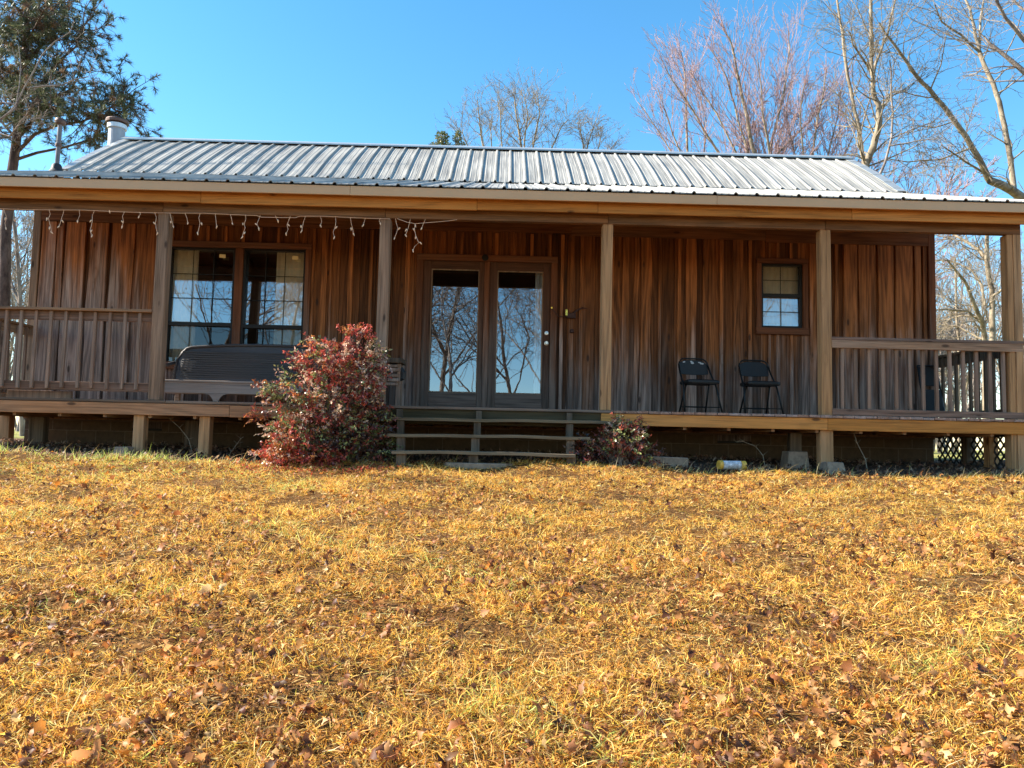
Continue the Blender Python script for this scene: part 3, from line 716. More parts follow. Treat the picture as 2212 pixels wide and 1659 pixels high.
def stand():
    x0, x1, y = -1.52, -1.27, 9.95; t = thing('wooden_stand', 'weathered slatted wooden stand half hidden behind the large red shrub', 'stand', (-1.45, y+.15, ZD))
    MB().box(-1.72, -1.275, y-.02, y+.32, .955, 1.02).build('top', STRZ, t, .006)
    b = MB()
    for k, z in enumerate((.90, .845, .775, .715, .665)): b.box(-1.70, -1.335+.01*k*(k % 2), y+.005, y+.03, z, z+.036+.008*(k % 2))
    b.build('slatted_side', BALU, t, .006)
    for x in (-1.70, -1.36): 
        b = MB(); b.plank(x, x+.05, y+.03, y+.08, ZD, .95, .008); b.build('leg', BALU, t, .003)
        b = MB(); b.plank(x, x+.05, y+.26, y+.31, ZD, .95, .004); b.build('leg', BALU, t, .003)
    MB().tube([(-1.30, y+.05, .90), (-1.27, y+.05, .84), (-1.275, y+.05, .76), (-1.33, y+.05, .70)], [.02, .035, .03, .012], 8).build('bracket', RUBBER, t)
stand()
def folding_chair(loc, rot, label, flakes=True):
    t = thing('folding_chair', label, 'chair', loc, 'black metal folding chairs on the porch'); t.rotation_euler = (0, 0, rot); OFF[t.name] = (0,0,0)
    w = .225
    for s_ in (-1, 1):
        # front leg runs up into the back upright; rear leg crosses behind the seat
        MB().tube([(s_*(w+.045), -.20, .012), (s_*(w+.01), -.06, .40), (s_*(w-.005), .12, .62), (s_*(w-.01), .17, .70)], .0125, 8).build('front_leg', BLACKM, t, smooth=True)
        MB().tube([(s_*(w-.03), .22, .012), (s_*(w-.06), .02, .43)], .0125, 8).build('rear_leg', BLACKM, t, smooth=True)
        for y, x in ((-.20, s_*(w+.045)), (.22, s_*(w-.03))): MB().lathe((x, y, 0), [(.014,0),(.018,.005),(.018,.025),(.014,.03)], 10).build('foot_cap', RUBBER, t)
    MB().tube([(-(w+.035), -.165, .11), (w+.035, -.165, .11)], .007, 6).build('cross_bar', BLACKM, t)
    MB().tube([(-(w-.04), .17, .12), (w-.04, .17, .12)], .007, 6).build('cross_bar', BLACKM, t)
    # top hoop
    pts = [(-(w-.01), .17, .70)] + [(-(w-.01)+(.09)*(1-math.cos(a)), .17+.03*math.sin(a), .70+.105*math.sin(a)) for a in np.linspace(.2, math.pi/2, 5)]
    pts += [(-p[0], p[1], p[2]) for p in reversed(pts)]
    MB().tube(pts, .0125, 8).build('back_hoop', BLACKM, t, smooth=True)
    # backrest panel, curved, rounded upper corners
    n = 16; v = []; f = []
    for i in range(n+1):
        u = -1+2*i/n; x = u*(w-.012); y = .185+.03*(1-u*u); zt = .79-.075*abs(u)**4; zb = .575+.012*abs(u)**3
        v += [(x, y-.035, zb), (x, y, zt), (x, y+.016, zt), (x, y-.019, zb)]
        if i:
            o = 4*(i-1)
            for j in range(4): f.append((o+j, o+4+j, o+4+(j+1) % 4, o+(j+1) % 4))
    f += [(0,1,2,3), (4*n+3, 4*n+2, 4*n+1, 4*n)]
    bk = MB().raw(v, f, .5).build('backrest', VINYL, t, .004)
    # padded seat
    prof = [(-.215,-.19),(-.17,-.215),(.17,-.215),(.215,-.19),(.20,.15),(.16,.17),(-.16,.17),(-.20,.15)]
    b = MB(); v = [(x*.98, y, .425) for x, y in prof]+[(x*1.06, y*1.03, .445) for x, y in prof]+[(x*1.04, y*1.02, .472) for x, y in prof]+[(x*.9, y*.9, .485) for x, y in prof]; m = 8
    f = [tuple(range(m-1, -1, -1)), tuple(range(3*m, 4*m))] + [(k*m+i, k*m+(i+1) % m, (k+1)*m+(i+1) % m, (k+1)*m+i) for k in range(3) for i in range(m)]
    b.raw(v, f, .5); b.build('seat', VINYL, t, .003)
    if flakes:
        b = MB()
        for cx_, cz in ((-.13,.755),(-.02,.765),(0,.74),(.10,.755),(.13,.74),(-.005,.755)):
            k = 6; pts = [(cx_+random.uniform(.012,.026)*math.cos(2*math.pi*i/k)*1.3, cz+random.uniform(.006,.016)*math.sin(2*math.pi*i/k)) for i in range(k)]
            y = .168; b.raw([(px, .185+.03*(1-(px/(w-.012))**2)-.035*(.79-pz)/.21-.003, pz) for px, pz in pts], [tuple(range(k))], .5)
        b.build('torn_patch', FEATHER, t)
    return t
folding_chair((2.72, 10.62, ZD), R(8), 'black folding chair with torn pale patches along its backrest top', True)
folding_chair((3.575, 10.66, ZD), R(4), 'intact black folding chair below the small window', False)
def ornament():
    x, z = .975, 1.86; t = thing('wall_ornament', 'dark wall ornament with small brass bell beside the double door', 'ornament', (x, YW-.03, z))
    MB().box(x-.03, x+.10, YW-.085, YW-.03, z-.05, z+.02).build('bracket', DARKWOOD, t, .004)
    b = MB(); b.tube([(x+.05, YW-.06, z-.05), (x+.052, YW-.06, z-.22)], .004, 5); b.lathe((x+.05, YW-.06, z-.27), [(.012,0),(.03,.01),(.026,.05),(.01,.06)], 12); b.build('chime', DARKWOOD, t)
    MB().lathe((x-.035, YW-.07, z-.02), [(.022,0),(.02,.01),(.018,.09),(.01,.10)], 14).build('bell', BRASS, t)
    MB().lathe((x-.255, YW-.065, z+.085), [(.012,0),(.014,.02),(.006,.03)], 10).build('hook', BRASS, t)
    b = MB(); b.tube([(x-.255, YW-.06, z+.09), (x-.15, YW-.06, z-.03), (x-.02, YW-.06, z-.035)], .006, 6); b.tube([(x+.06, YW-.05, z+.02), (x+.12, YW-.05, z+.07), (x+.20, YW-.045, z+.11), (x+.27, YW-.045, z+.10)], [.018,.014,.01,.004], 6)
    b.build('branch', DARKWOOD, t)
DARKWOOD = plain('dark stained wood', (.05, .016, .010), .7)
ornament()
def icicle_lights():
    t = thing('icicle_lights', 'unlit white icicle string lights hanging along the left half of the porch beam', 'string lights', (-3.4, YF-.01, 2.74))
    w = MB(); y = YF-.012; proto = None
    xs = [x for x in np.arange(-6.42, -.95, .187)]
    pts = []
    for i in range(0, 110):
        x = -6.75 + (5.85)*i/109; sag = .012*abs(math.sin((x+6.75)*2.1))+(.02 if -3.1 < x < -2.6 else 0)
        pts.append((x, y, 2.735 - sag))
    w.tube(pts[:100], .0035, 5)
    w.tube([(-1.35, y, 2.73), (-1.22, y, 2.685), (-1.12, y, 2.67), (-.72, y, 2.715), (-.60, y, 2.735)], .0035, 5)
    bulbs = []
    L = [.07,.26,.22,.12,.30,.22,.14,.33, .0,.20,.06,.28,.18,.13,.26,.17,.12,.30,.18,.07,.24,.20,.12,.27,.22,.10]
    for i, x in enumerate(list(xs)):
        ln = L[i % len(L)]*.95
        if abs(x+4.27) < .09: continue
        if ln < .02: bulbs.append((x, 2.728)); continue
        n = max(2, int(ln/.055)); p = [(x, y, 2.73)]; px = x
        for k in range(1, n+1):
            px += random.choice((-1, 1))*random.uniform(.008, .026); z = 2.73-ln*k/n; p.append((px, y+random.uniform(-.006,.006), z))
            if (k in (2, 4) and ln > .16) or k == n:
                s_ = random.choice((-1, 1)); bulbs.append((px+(s_*.018 if k < n else 0), z)); 
                if k < n: w.tube([(px, y, z), (px+s_*.02, y, z-.004)], .003, 4)
        w.tube(p, .0031, 4)
    # last long drop
    p = [(-1.12, y, 2.67), (-1.13, y, 2.60), (-1.11, y, 2.52), (-1.07, y, 2.43), (-1.12, y, 2.38), (-1.14, y, 2.33)]; w.tube(p, .0035, 5); bulbs += [(-1.14, 2.60), (-1.11, 2.50), (-1.05, 2.43), (-1.14, 2.33), (-1.12, 2.65)]
    w.build('wire', WIRE, t)
    for bx, bz in bulbs[:100]:
        if proto is None:
            m = MB(); m.lathe((-3.4, YF-.01, 2.74), [(.004, .014), (.0075, .006), (.0085, -.008), (.005, -.022), (.001, -.03)], 7); proto = m.build('bulb', BULB, t, smooth=True); o = proto
        else: o = proto.copy(); COL.objects.link(o); o.parent = t
        o.location = (bx+3.4, 0, bz-2.74); o.rotation_euler = (random.uniform(-.5,.5), random.uniform(-.8,.8), 0)
icicle_lights()
def leaning_thing():
    # folded chair leaning behind the right corner of the porch wall
    t = thing('folded_chair', 'folded dark chair leaning on the right end of the cabin wall', 'chair', (6.25, YW-.2, ZD))
    b = MB()
    for x in (6.12, 6.40): b.tube([(x, YW-.34, ZD+.01), (x+.01, YW-.10, 1.22)], .012, 7)
    b.tube([(6.12, YW-.34+.12, .8), (6.40, YW-.34+.12, .8)], .009, 6); b.tube([(6.13, YW-.10, 1.22), (6.41, YW-.10, 1.22)], .012, 6); b.build('frame', BLACKM, t)
    b = MB(); b.beam((6.265, YW-.16, .92), (6.27, YW-.10, 1.20), .27, .02, (0,1,0)); b.build('backrest', VINYL, t, .004)
    b = MB(); b.beam((6.265, YW-.31, .50), (6.265, YW-.22, .86), .26, .025, (0,1,0)); b.build('seat', VINYL, t, .004)
leaning_thing()
def ground_things():
    x, y = 2.745, 9.12; z = float(gz(x, y))
    t = thing('paint_roll', 'white tube with yellow ends lying on the dirt below the folding chairs', 'tube', (x, y, z))
    MB().tube([(x-.115, y, z+.075), (x+.10, y+.02, z+.075)], .052, 20).build('barrel', plain('scuffed white plastic', (.62,.64,.68), .5, 0, 22, .7), t)
    for a, c in ((-.165, -.115), (.10, .15)): MB().tube([(x+a, y, z+.075), (x+c, y+.01, z+.075)], .054, 20).build('end_cap', plain('yellow plastic', (.72, .42, .06), .5), t)
    def pier(x, y, w, h, label, taper=.75, group=None):
        z = float(gz(x, y))-.06; b = MB(); k = taper
        v = [(x-w/2,y-w/2,z),(x+w/2,y-w/2,z),(x+w/2,y+w/2,z),(x-w/2,y+w/2,z)] + [(x-w/2*k,y-w/2*k,z+h),(x+w/2*k,y-w/2*k,z+h),(x+w/2*k,y+w/2*k,z+h),(x-w/2*k,y+w/2*k,z+h)]
        b.raw(v, [(0,3,2,1),(4,5,6,7),(0,1,5,4),(1,2,6,5),(2,3,7,6),(3,0,4,7)]); o = b.build('concrete_pier', CONC, loc=(x, y, z), bevel=.008); tag(o, label, 'concrete block', group)
    pier(3.80, 9.95, .30, .26, 'concrete pier block set behind the post right of the small window', .8)
    pier(4.08, 9.47, .27, .20, 'smaller concrete pier block under the front post right of the folding chairs', .72)
    pier(-4.56, 9.50, .20, .16, 'low worn concrete block at the foot of the post under the left porch', .8)
    b = MB(); x0, x1, y = 1.62, 2.26, 9.35; z = float(gz(1.9, y)); b.beam((x0, y, z+.07), (x1, y+.02, z+.055), .20, .12); tag(b.build('stone_slab', CONC, bevel=.01, loc=(1.9, y, z)), 'long flat concrete slab beside the small shrub', 'concrete slab')
    b = MB(); n = 22; cx_, cy_ = -.22, 8.93; z = float(gz(cx_, cy_))
    ring = [(cx_+.42*math.cos(2*math.pi*i/n)*(1+.1*math.sin(i*2.1)), cy_+.2*math.sin(2*math.pi*i/n)) for i in range(n)]
    b.raw([(a, c, z-.03) for a, c in ring]+[(a, c, z+.035) for a, c in ring], [tuple(range(n, 2*n))]+[(i, (i+1) % n, n+(i+1) % n, n+i) for i in range(n)]); tag(b.build('stepping_stone', CONC, bevel=.008, loc=(cx_, cy_, z)), 'flat grey stepping stone at the foot of the porch steps', 'stepping stone')
ground_things()

# ------------------------------------------------------------------ foliage helpers
def pal(n, cols, wts, jit=.15):
    cols = np.array(cols); i = RNG.choice(len(cols), n, p=np.array(wts)/sum(wts)); c = cols[i]*(1+RNG.normal(0, jit, (n, 1)))
    return np.clip(c*(1+RNG.normal(0, .04, (n, 3))), .005, .95)
def blades(P, D, L, Wd, bend, col):
    """P base, D unit direction, L length, Wd width, bend added at the middle/tip; five vertices, three triangles each"""
    n = len(P); ref = RNG.normal(size=(n, 3)); side = np.cross(D, ref); side /= np.linalg.norm(side, axis=1, keepdims=True)+1e-9
    s = side*(Wd/2)[:, None]; mid = P + D*(L*.5)[:, None] + bend*(.25*L)[:, None]; tip = P + D*L[:, None]*.9 + bend*L[:, None]
    V = np.stack([P-s, P+s, mid-s*.8, mid+s*.8, tip], 1).reshape(-1, 3); b = (np.arange(n)*5)[:, None]
    T = np.concatenate([b+[0,1,3], b+[0,3,2], b+[2,3,4]], 1).reshape(-1, 3)
    return V, T, np.repeat(col, 5, axis=0)
def merge(parts):
    V = []; T = []; C = []; o = 0
    for v, t, c in parts: V.append(v); T.append(t+o); C.append(c); o += len(v)
    return np.vstack(V), np.vstack(T), np.vstack(C)

# ------------------------------------------------------------------ lawn
def lawn():
    def sample(n, y0, y1, pw, pad=1.3):
        u = RNG.random(n); y = (y0**(1-pw) + u*(y1**(1-pw)-y0**(1-pw)))**(1/(1-pw)) if pw != 1 else y0*(y1/y0)**u
        hw = .70*y+pad; x = RNG.uniform(-1, 1, n)*hw; return x, y
    parts = []
    # tufts
    nc = 24000; cx_, cy_ = sample(nc, 2.2, 9.05, .35); cc = RNG.random(nc)
    patch = .5+.5*np.sin(cx_*1.7+np.sin(cy_*2.3)*1.5)*np.cos(cy_*1.9+np.sin(cx_*.9)*2)
    green = np.clip(1.1*np.exp(-((cy_-8.4)/.55)**2)*(cx_ < -1.8) , 0, 1)
    k = 17; n = nc*k; ci = np.repeat(np.arange(nc), k); x = cx_[ci]+RNG.normal(0, .026, n); y = cy_[ci]+RNG.normal(0, .026, n)
    dens = .5+.25*np.sin(cx_*3.3+2*np.sin(cy_*4.1+1))+.25*np.sin(cy_*5.7+2*np.sin(cx_*2.7)); keep = (y < 9.0+.06*np.sin(x*7)+.05*np.sin(x*2.3)) & (cc[ci] < .22+1.15*dens[ci]); ci = ci[keep]; x = x[keep]; y = y[keep]; n = len(x)
    az = RNG.uniform(0, 2*math.pi, n); el = np.abs(RNG.normal(.62, .40, n)); el = np.clip(el, .05, 1.45)
    D = np.stack([np.cos(az)*np.cos(el), np.sin(az)*np.cos(el), np.sin(el)], 1); L = RNG.gamma(6, .0086, n)*(.7+.6*patch[ci]); Wd = RNG.uniform(.0022, .0048, n)*(1+.05*y)
    bend = RNG.normal(0, .28, (n, 3)); bend[:, 2] = -np.abs(RNG.normal(.15, .2, n))
    base = pal(n, [(.92,.53,.12),(.92,.44,.07),(.95,.68,.25),(.74,.35,.08),(.78,.60,.10),(.26,.11,.03)], [5, 4, 3.0, 2.4, 1.3, 2.0])
    gc = pal(n, [(.55,.60,.14),(.68,.62,.22),(.35,.45,.10)], [3, 2, 1]); m = (RNG.random(n) < green[ci]*.25)|((patch[ci] > .93) & (RNG.random(n) < .25)); base[m] = gc[m]
    tint = 1+.5*(cc[ci]-.5); base = np.clip(base*tint[:, None], 0, .95)
    parts.append(blades(np.stack([x, y, gz(x, y)+RNG.uniform(-.004, .012, n)], 1), D, L, Wd, bend, base))
    # flat thatch
    n = 80000; x, y = sample(n, 2.2, 8.95, .4); az = RNG.uniform(0, 2*math.pi, n); el = RNG.normal(.08, .15, n)
    D = np.stack([np.cos(az)*np.cos(el), np.sin(az)*np.cos(el), np.sin(el)], 1); L = RNG.uniform(.03, .09, n); bend = RNG.normal(0, .35, (n, 3)); bend[:, 2] *= .3
    parts.append(blades(np.stack([x, y, gz(x, y)+RNG.uniform(.002, .02, n)], 1), D, L, RNG.uniform(.003, .006, n), bend, pal(n, [(.64,.34,.10),(.85,.60,.26),(.38,.18,.06),(.16,.07,.025)], [3, 2, 3.2, 4])))
    # sparse wide border so the lawn runs on past the frame
    n = 90000; x = RNG.uniform(-16, 16, n); y = RNG.uniform(-1.5, 9.1, n); m = (np.abs(x) > .70*y+1.1)|(y < 2.3); x = x[m]; y = y[m]; n = len(x)
    az = RNG.uniform(0, 2*math.pi, n); el = np.clip(np.abs(RNG.normal(.45, .4, n)), .05, 1.4); D = np.stack([np.cos(az)*np.cos(el), np.sin(az)*np.cos(el), np.sin(el)], 1)
    parts.append(blades(np.stack([x, y, gz(x, y)], 1), D, RNG.uniform(.04, .09, n), RNG.uniform(.005, .009, n), RNG.normal(0, .25, (n, 3)), pal(n, [(.86,.50,.10),(.86,.42,.06),(.90,.68,.26)], [4, 3, 2])))
    # stalks standing up along the edge of the dirt, and longer seed stems in the lawn
    n = 1500; x = RNG.uniform(-8, 8, n); y = 8.95+RNG.normal(0, .10, n); az = RNG.normal(.0, .9, n); el = RNG.uniform(.6, 1.5, n)
    D = np.stack([np.cos(az)*np.cos(el), np.sin(az)*np.cos(el)*.5, np.sin(el)], 1); D /= np.linalg.norm(D, axis=1, keepdims=True); L = RNG.gamma(4, .022, n)
    bend = np.stack([RNG.uniform(.0, .45, n), RNG.normal(0, .1, n), -RNG.uniform(0, .3, n)], 1)
    parts.append(blades(np.stack([x, y, gz(x, y)], 1), D, L, RNG.uniform(.003, .005, n), bend, pal(n, [(.84,.68,.38),(.8,.52,.2),(.55,.58,.2)], [4, 3, 1.5])))
    n = 640; x = np.concatenate([RNG.normal(-6.7, .35, n//4), RNG.normal(-5.9, .25, n//4), RNG.normal(-4.3, .45, n//2)]); y = RNG.uniform(8.75, 9.15, n); az = RNG.uniform(0, 6.28, n); el = RNG.uniform(.7, 1.5, n)
    D = np.stack([np.cos(az)*np.cos(el), np.sin(az)*np.cos(el), np.sin(el)], 1)
    parts.append(blades(np.stack([x, y, gz(x, y)], 1), D, RNG.uniform(.06, .15, n), RNG.uniform(.004, .007, n), RNG.normal(0, .2, (n, 3)), pal(n, [(.55,.62,.12),(.75,.72,.28),(.35,.48,.1)], [4, 3, 2])))
    n = 700; x, y = sample(n, 2.3, 8.6, .9); az = RNG.uniform(0, 6.28, n); el = RNG.uniform(.15, .9, n)
    D = np.stack([np.cos(az)*np.cos(el), np.sin(az)*np.cos(el), np.sin(el)], 1)
    parts.append(blades(np.stack([x, y, gz(x, y)], 1), D, RNG.uniform(.10, .2, n), RNG.uniform(.0025, .004, n), RNG.normal(0, .25, (n, 3)), pal(n, [(.84,.68,.40),(.8,.52,.2)], [4, 3])))
    V, T, C = merge(parts); tag(fast_mesh('grass', V, T, C, GRASS), 'golden dormant lawn grass with greener tufts near the left porch', 'grass', kind='stuff')
lawn()
def leaf_shapes(k=10):
    out = []
    for s_ in range(k):
        rows = 11; V = []; ph = RNG.uniform(0, 1); lob = RNG.uniform(2.8, 5.0); depth = RNG.uniform(.22, .46); fold = RNG.uniform(.3, 2.2); curl = RNG.choice([-1, 1])*RNG.uniform(1.2, 4.2); tw = RNG.uniform(-1.8, 1.8)
        for i in range(rows+1):
            t = i/rows; w = .31*math.sin(math.pi*min(1, t*.93+.05))**1.0*(1-depth+depth*math.cos(2*math.pi*(lob*t+ph))) + .01
            a = curl*(t-.5); yy = (math.sin(a)/curl if abs(curl) > .05 else t-.5); zz = ((1-math.cos(a))/curl if abs(curl) > .05 else 0)
            f = fold*(.6+.4*math.sin(t*3+ph*6)); tt = tw*(t-.5)
            for sx in (-1, 0, 1):
                jx = RNG.normal(0, .02) if sx else 0; x = sx*w*math.cos(f*.6)+jx; z = zz+abs(sx)*w*math.sin(f*.6)
                x += .05*math.sin(t*9+ph*6)*sx; V.append((x*math.cos(tt)-z*math.sin(tt)*.5, yy, z+x*math.sin(tt)))
        T = []
        for i in range(rows):
            o = 3*i
            for j in (0, 1): T += [(o+j, o+j+1, o+j+4), (o+j, o+j+4, o+j+3)]
        out.append((np.array(V), np.array(T)))
    return out
def leaves():
    shp = leaf_shapes(14); parts = []
    def scatter(n, xs, ys, size, lift, cols, w):
        z = gz(xs, ys)+lift; c = pal(n, cols, w, .18)
        for k in range(n):
            v, t = shp[RNG.integers(len(shp))]; s_ = size[k]; a = RNG.uniform(0, 2*math.pi); tx, ty = RNG.normal(0, .6, 2)
            Rm = (Matrix.Rotation(a, 3, 'Z') @ Matrix.Rotation(tx+(math.pi if RNG.random() < .4 else 0), 3, 'X') @ Matrix.Rotation(ty, 3, 'Y'))
            vv = v*s_ @ np.array(Rm).T; vv[:, 2] -= vv[:, 2].min(); vv = vv + [xs[k], ys[k], z[k]]
            parts.append((vv, t, np.tile(c[k], (len(v), 1))))
    n = 11000; u = RNG.random(n); y = 2.2+(u**1.75)*6.8; hw = .70*y+.9; x = RNG.uniform(-1, 1, n)*hw
    y = y + RNG.normal(0, .05, n)
    # leaves gather in drifts
    dr = np.sin(x*2.1+y*1.3)+np.sin(x*.8-y*2.7+2)+.8*np.sin(x*5.3+2*np.sin(y*4))+RNG.normal(0, .7, n); m = dr > -.35; x = x[m]; y = y[m]
    scatter(len(x), x, y, RNG.gamma(7, .0078, len(x)).clip(.022,.11), RNG.uniform(.008, .038, len(x)), [(.56,.28,.10),(.34,.13,.04),(.72,.46,.20),(.60,.22,.04),(.42,.19,.08),(.12,.045,.02)], [4, 4, 1.1, 1.8, 2.4, 3.4])
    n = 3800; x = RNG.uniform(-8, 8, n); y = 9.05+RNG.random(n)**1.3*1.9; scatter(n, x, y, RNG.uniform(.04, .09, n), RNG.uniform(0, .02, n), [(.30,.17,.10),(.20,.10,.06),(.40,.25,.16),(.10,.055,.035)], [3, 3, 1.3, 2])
    n = 6500; y = 2.3+RNG.random(n)**1.5*3.6; x = RNG.uniform(-1, 1, n)*(.70*y+.9); dr = np.sin(x*3.1-y*2.3)+.9*np.sin(x*1.3+y*4.1)+RNG.normal(0, .5, n); m = dr > .1; x = x[m]; y = y[m]
    scatter(len(x), x, y, RNG.gamma(7, .0066, len(x)).clip(.02, .1), RNG.uniform(.0, .018, len(x)), [(.20,.08,.03),(.34,.15,.06),(.12,.05,.025),(.5,.26,.11)], [4, 3, 3, 2])
    n = 700; x = RNG.uniform(-2.9, -1.2, n)+RNG.normal(0, .1, n); y = 8.6+RNG.normal(0, .18, n); scatter(n, x, y, RNG.uniform(.02, .045, n), RNG.uniform(.01, .035, n), [(.45,.06,.03),(.5,.2,.06),(.4,.12,.1)], [3, 2, 1])
    V, T, C = merge(parts); tag(fast_mesh('fallen_leaves', V, T, C, LEAF), 'curled brown oak leaves scattered thickly over the lawn', 'leaves', kind='stuff')
leaves()

# ------------------------------------------------------------------ shrubs
def shrub(name, label, base, blobs, n, size, seed):
    """arching canes from one root, each tipped with sprays of lance-shaped leaflets"""
    rg = np.random.default_rng(seed); t = thing(name, label, 'shrub', base); st = MB(); st.usecol = False
    V = []; T = []; C = []; o = 0; tot = sum(b[3]*b[4]*b[5]*0+b[6] for b in blobs)
    bx = np.array(base)
    for (cx_, cy_, cz, rx, ry, rz, wt, cols, cw) in blobs:
        k = int(n*wt/tot)
        for _ in range(k):
            d = rg.normal(size=3); d /= np.linalg.norm(d); r = rg.uniform(.35, 1.0)**.6*(1+.16*math.sin(d[0]*7+d[2]*5))*(1.28 if rg.random() < .07 else 1); d[2] = d[2] if d[2] > -.6 else -.6
            p = np.array([cx_+d[0]*rx*r, cy_+d[1]*ry*r, cz+d[2]*rz*r]); gzp = float(gz(p[0], p[1]))+.02
            if p[2] < gzp: p[2] = gzp+rg.uniform(0, .06)
            out = p-np.array([bx[0], bx[1], p[2]-.25]); out /= np.linalg.norm(out)+1e-6; ax = out+rg.normal(0, .45, 3); ax /= np.linalg.norm(ax); ax[2] -= .15
            if rg.random() < .10:
                q0 = bx+[rg.normal(0, .06), rg.normal(0, .05), 0]; mid = (q0+p)/2+[0, 0, .18*abs(p[2]-q0[2])]; st.tube([q0, mid, p], [.007, .005, .002], 4)
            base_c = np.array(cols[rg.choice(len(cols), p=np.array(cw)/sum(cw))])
            m = rg.integers(7, 14); lr = rg.uniform(.08, .17)*size
            for j in range(m):
                s_ = j/m; q = p+ax*lr*s_; q[2] -= .05*lr*s_*s_*6*.3
                dd = ax*.6+rg.normal(0, .75, 3); dd[2] -= .15; dd /= np.linalg.norm(dd); ln = rg.uniform(.028, .055)*size; sd_ = np.cross(dd, rg.normal(size=3)); sd_ /= np.linalg.norm(sd_)+1e-9; w = ln*rg.uniform(.20, .28); nn = np.cross(dd, sd_)*ln*.12
                V += [q, q+dd*ln*.45-sd_*w+nn, q+dd*ln*.45+sd_*w+nn, q+dd*ln]; T += [(o, o+2, o+1), (o+1, o+2, o+3)]
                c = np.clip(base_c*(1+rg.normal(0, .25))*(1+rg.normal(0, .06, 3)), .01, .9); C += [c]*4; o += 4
    f = fast_mesh('foliage', np.array(V), np.array(T), np.array(C), SHRUB, loc=(0,0,0), parent=None)
    me = f.data; co = np.empty(len(me.vertices)*3, np.float32); me.vertices.foreach_get('co', co); co = co.reshape(-1, 3)-np.array(base, np.float32); me.vertices.foreach_set('co', co.ravel()); f.parent = t
    st.build('stem', BARK_G, t)
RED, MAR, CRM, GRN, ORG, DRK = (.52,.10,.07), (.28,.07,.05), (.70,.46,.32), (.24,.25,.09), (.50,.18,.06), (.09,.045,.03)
shrub('shrub', 'tall arching shrub of red and green leaves left of the porch steps', (-1.95, 9.12, float(gz(-1.95, 9.12))), [
    (-1.98, 9.05, .82, .48, .36, .30, 1.5, [RED, MAR, CRM, ORG, GRN], [2.6,3,2.8,1,1.6]),
    (-1.70, 9.08, .62, .30, .34, .40, 1.1, [MAR, CRM, RED, GRN], [4,2.5,1.5,1.5]),
    (-2.28, 9.03, .45, .46, .36, .30, 1.0, [CRM, GRN, MAR, ORG], [3,3,2,1]),
    (-1.95, 9.0, .32, .42, .32, .34, 1.2, [RED, CRM, MAR, GRN], [2,3,3,2]),
    (-2.32, 8.93, .00, .30, .32, .30, 1.0, [CRM, RED, GRN, ORG], [3,3,1.5,1.5]),
    (-2.48, 8.88, -.22, .22, .26, .14, .4, [RED, ORG, CRM], [3,2,2]),
    (-2.62, 9.0, .50, .16, .16, .10, .12, [GRN, CRM, MAR], [3,3,1]), (-2.78, 9.0, .22, .12, .14, .07, .08, [MAR, ORG], [2,2]), (-1.72, 9.05, 1.20, .20, .12, .06, .12, [RED, ORG, CRM], [3,1,1]),
    (-1.52, 9.05, 1.0, .12, .12, .12, .12, [CRM, GRN], [3,1]),
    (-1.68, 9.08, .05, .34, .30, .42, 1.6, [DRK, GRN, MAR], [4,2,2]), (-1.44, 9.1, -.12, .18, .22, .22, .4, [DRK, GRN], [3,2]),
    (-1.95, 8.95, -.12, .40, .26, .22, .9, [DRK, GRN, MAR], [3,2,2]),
    (-2.05, 8.82, -.27, .26, .2, .10, .35, [RED, ORG, MAR], [4,2,2])], 3000, 1.0, 3)
shrub('shrub', 'small low shrub with pink-tipped leaves right of the porch steps', (1.38, 9.12, float(gz(1.38, 9.12))), [
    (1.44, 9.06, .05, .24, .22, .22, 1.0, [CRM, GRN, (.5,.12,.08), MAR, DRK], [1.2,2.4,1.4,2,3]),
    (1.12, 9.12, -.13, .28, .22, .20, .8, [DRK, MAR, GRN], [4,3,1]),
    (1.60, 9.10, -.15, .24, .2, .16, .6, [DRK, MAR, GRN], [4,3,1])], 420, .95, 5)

# ------------------------------------------------------------------ trees
class TB:
    """collects limbs as tubes, level by level"""
    def __init__(s): s.V = []; s.T = []; s.n = 0
    def limb(s, P, Rr, k):
        P = np.asarray(P, float); m = len(P); d = np.gradient(P, axis=0); d /= np.linalg.norm(d, axis=1, keepdims=True)+1e-9
        ref = np.array([.31, .27, .91]) if abs(d[0] @ np.array([.31, .27, .91])) < .9 else np.array([1., 0, 0])
        x = np.cross(d, ref); x /= np.linalg.norm(x, axis=1, keepdims=True)+1e-9; y = np.cross(d, x); a = np.arange(k)*2*math.pi/k
        ring = P[:, None]+(x[:, None]*np.cos(a)[None, :, None]+y[:, None]*np.sin(a)[None, :, None])*np.asarray(Rr)[:, None, None]
        s.V.append(ring.reshape(-1, 3)); i = np.arange(m-1)[:, None]*k; j = np.arange(k)[None]; j2 = (j+1) % k
        A = (i+j).ravel(); B = (i+j2).ravel(); Cc = (i+k+j2).ravel(); D = (i+k+j).ravel()
        s.T.append(np.concatenate([np.stack([A, B, Cc], 1), np.stack([A, Cc, D], 1)])+s.n); s.n += m*k
    def build(s, name, m, parent, loc):
        V = np.vstack(s.V); T = np.vstack(s.T); o = fast_mesh(name, V, T, np.full((len(V), 3), .4), m, loc=(0,0,0)); me = o.data
        me.polygons.foreach_set('use_smooth', [True]*len(me.polygons))
        co = np.empty(len(me.vertices)*3, np.float32); me.vertices.foreach_get('co', co); me.vertices.foreach_set('co', (co.reshape(-1, 3)-np.array(loc, np.float32)).ravel()); o.parent = parent; return o
def wander(rg, p, d, ln, n, wob, upb):
    pts = [p]; 
    for i in range(n):
        d = d+rg.normal(0, wob, 3); d[2] += upb; d /= np.linalg.norm(d); p = p+d*ln/n; pts.append(p)
    return np.array(pts), d
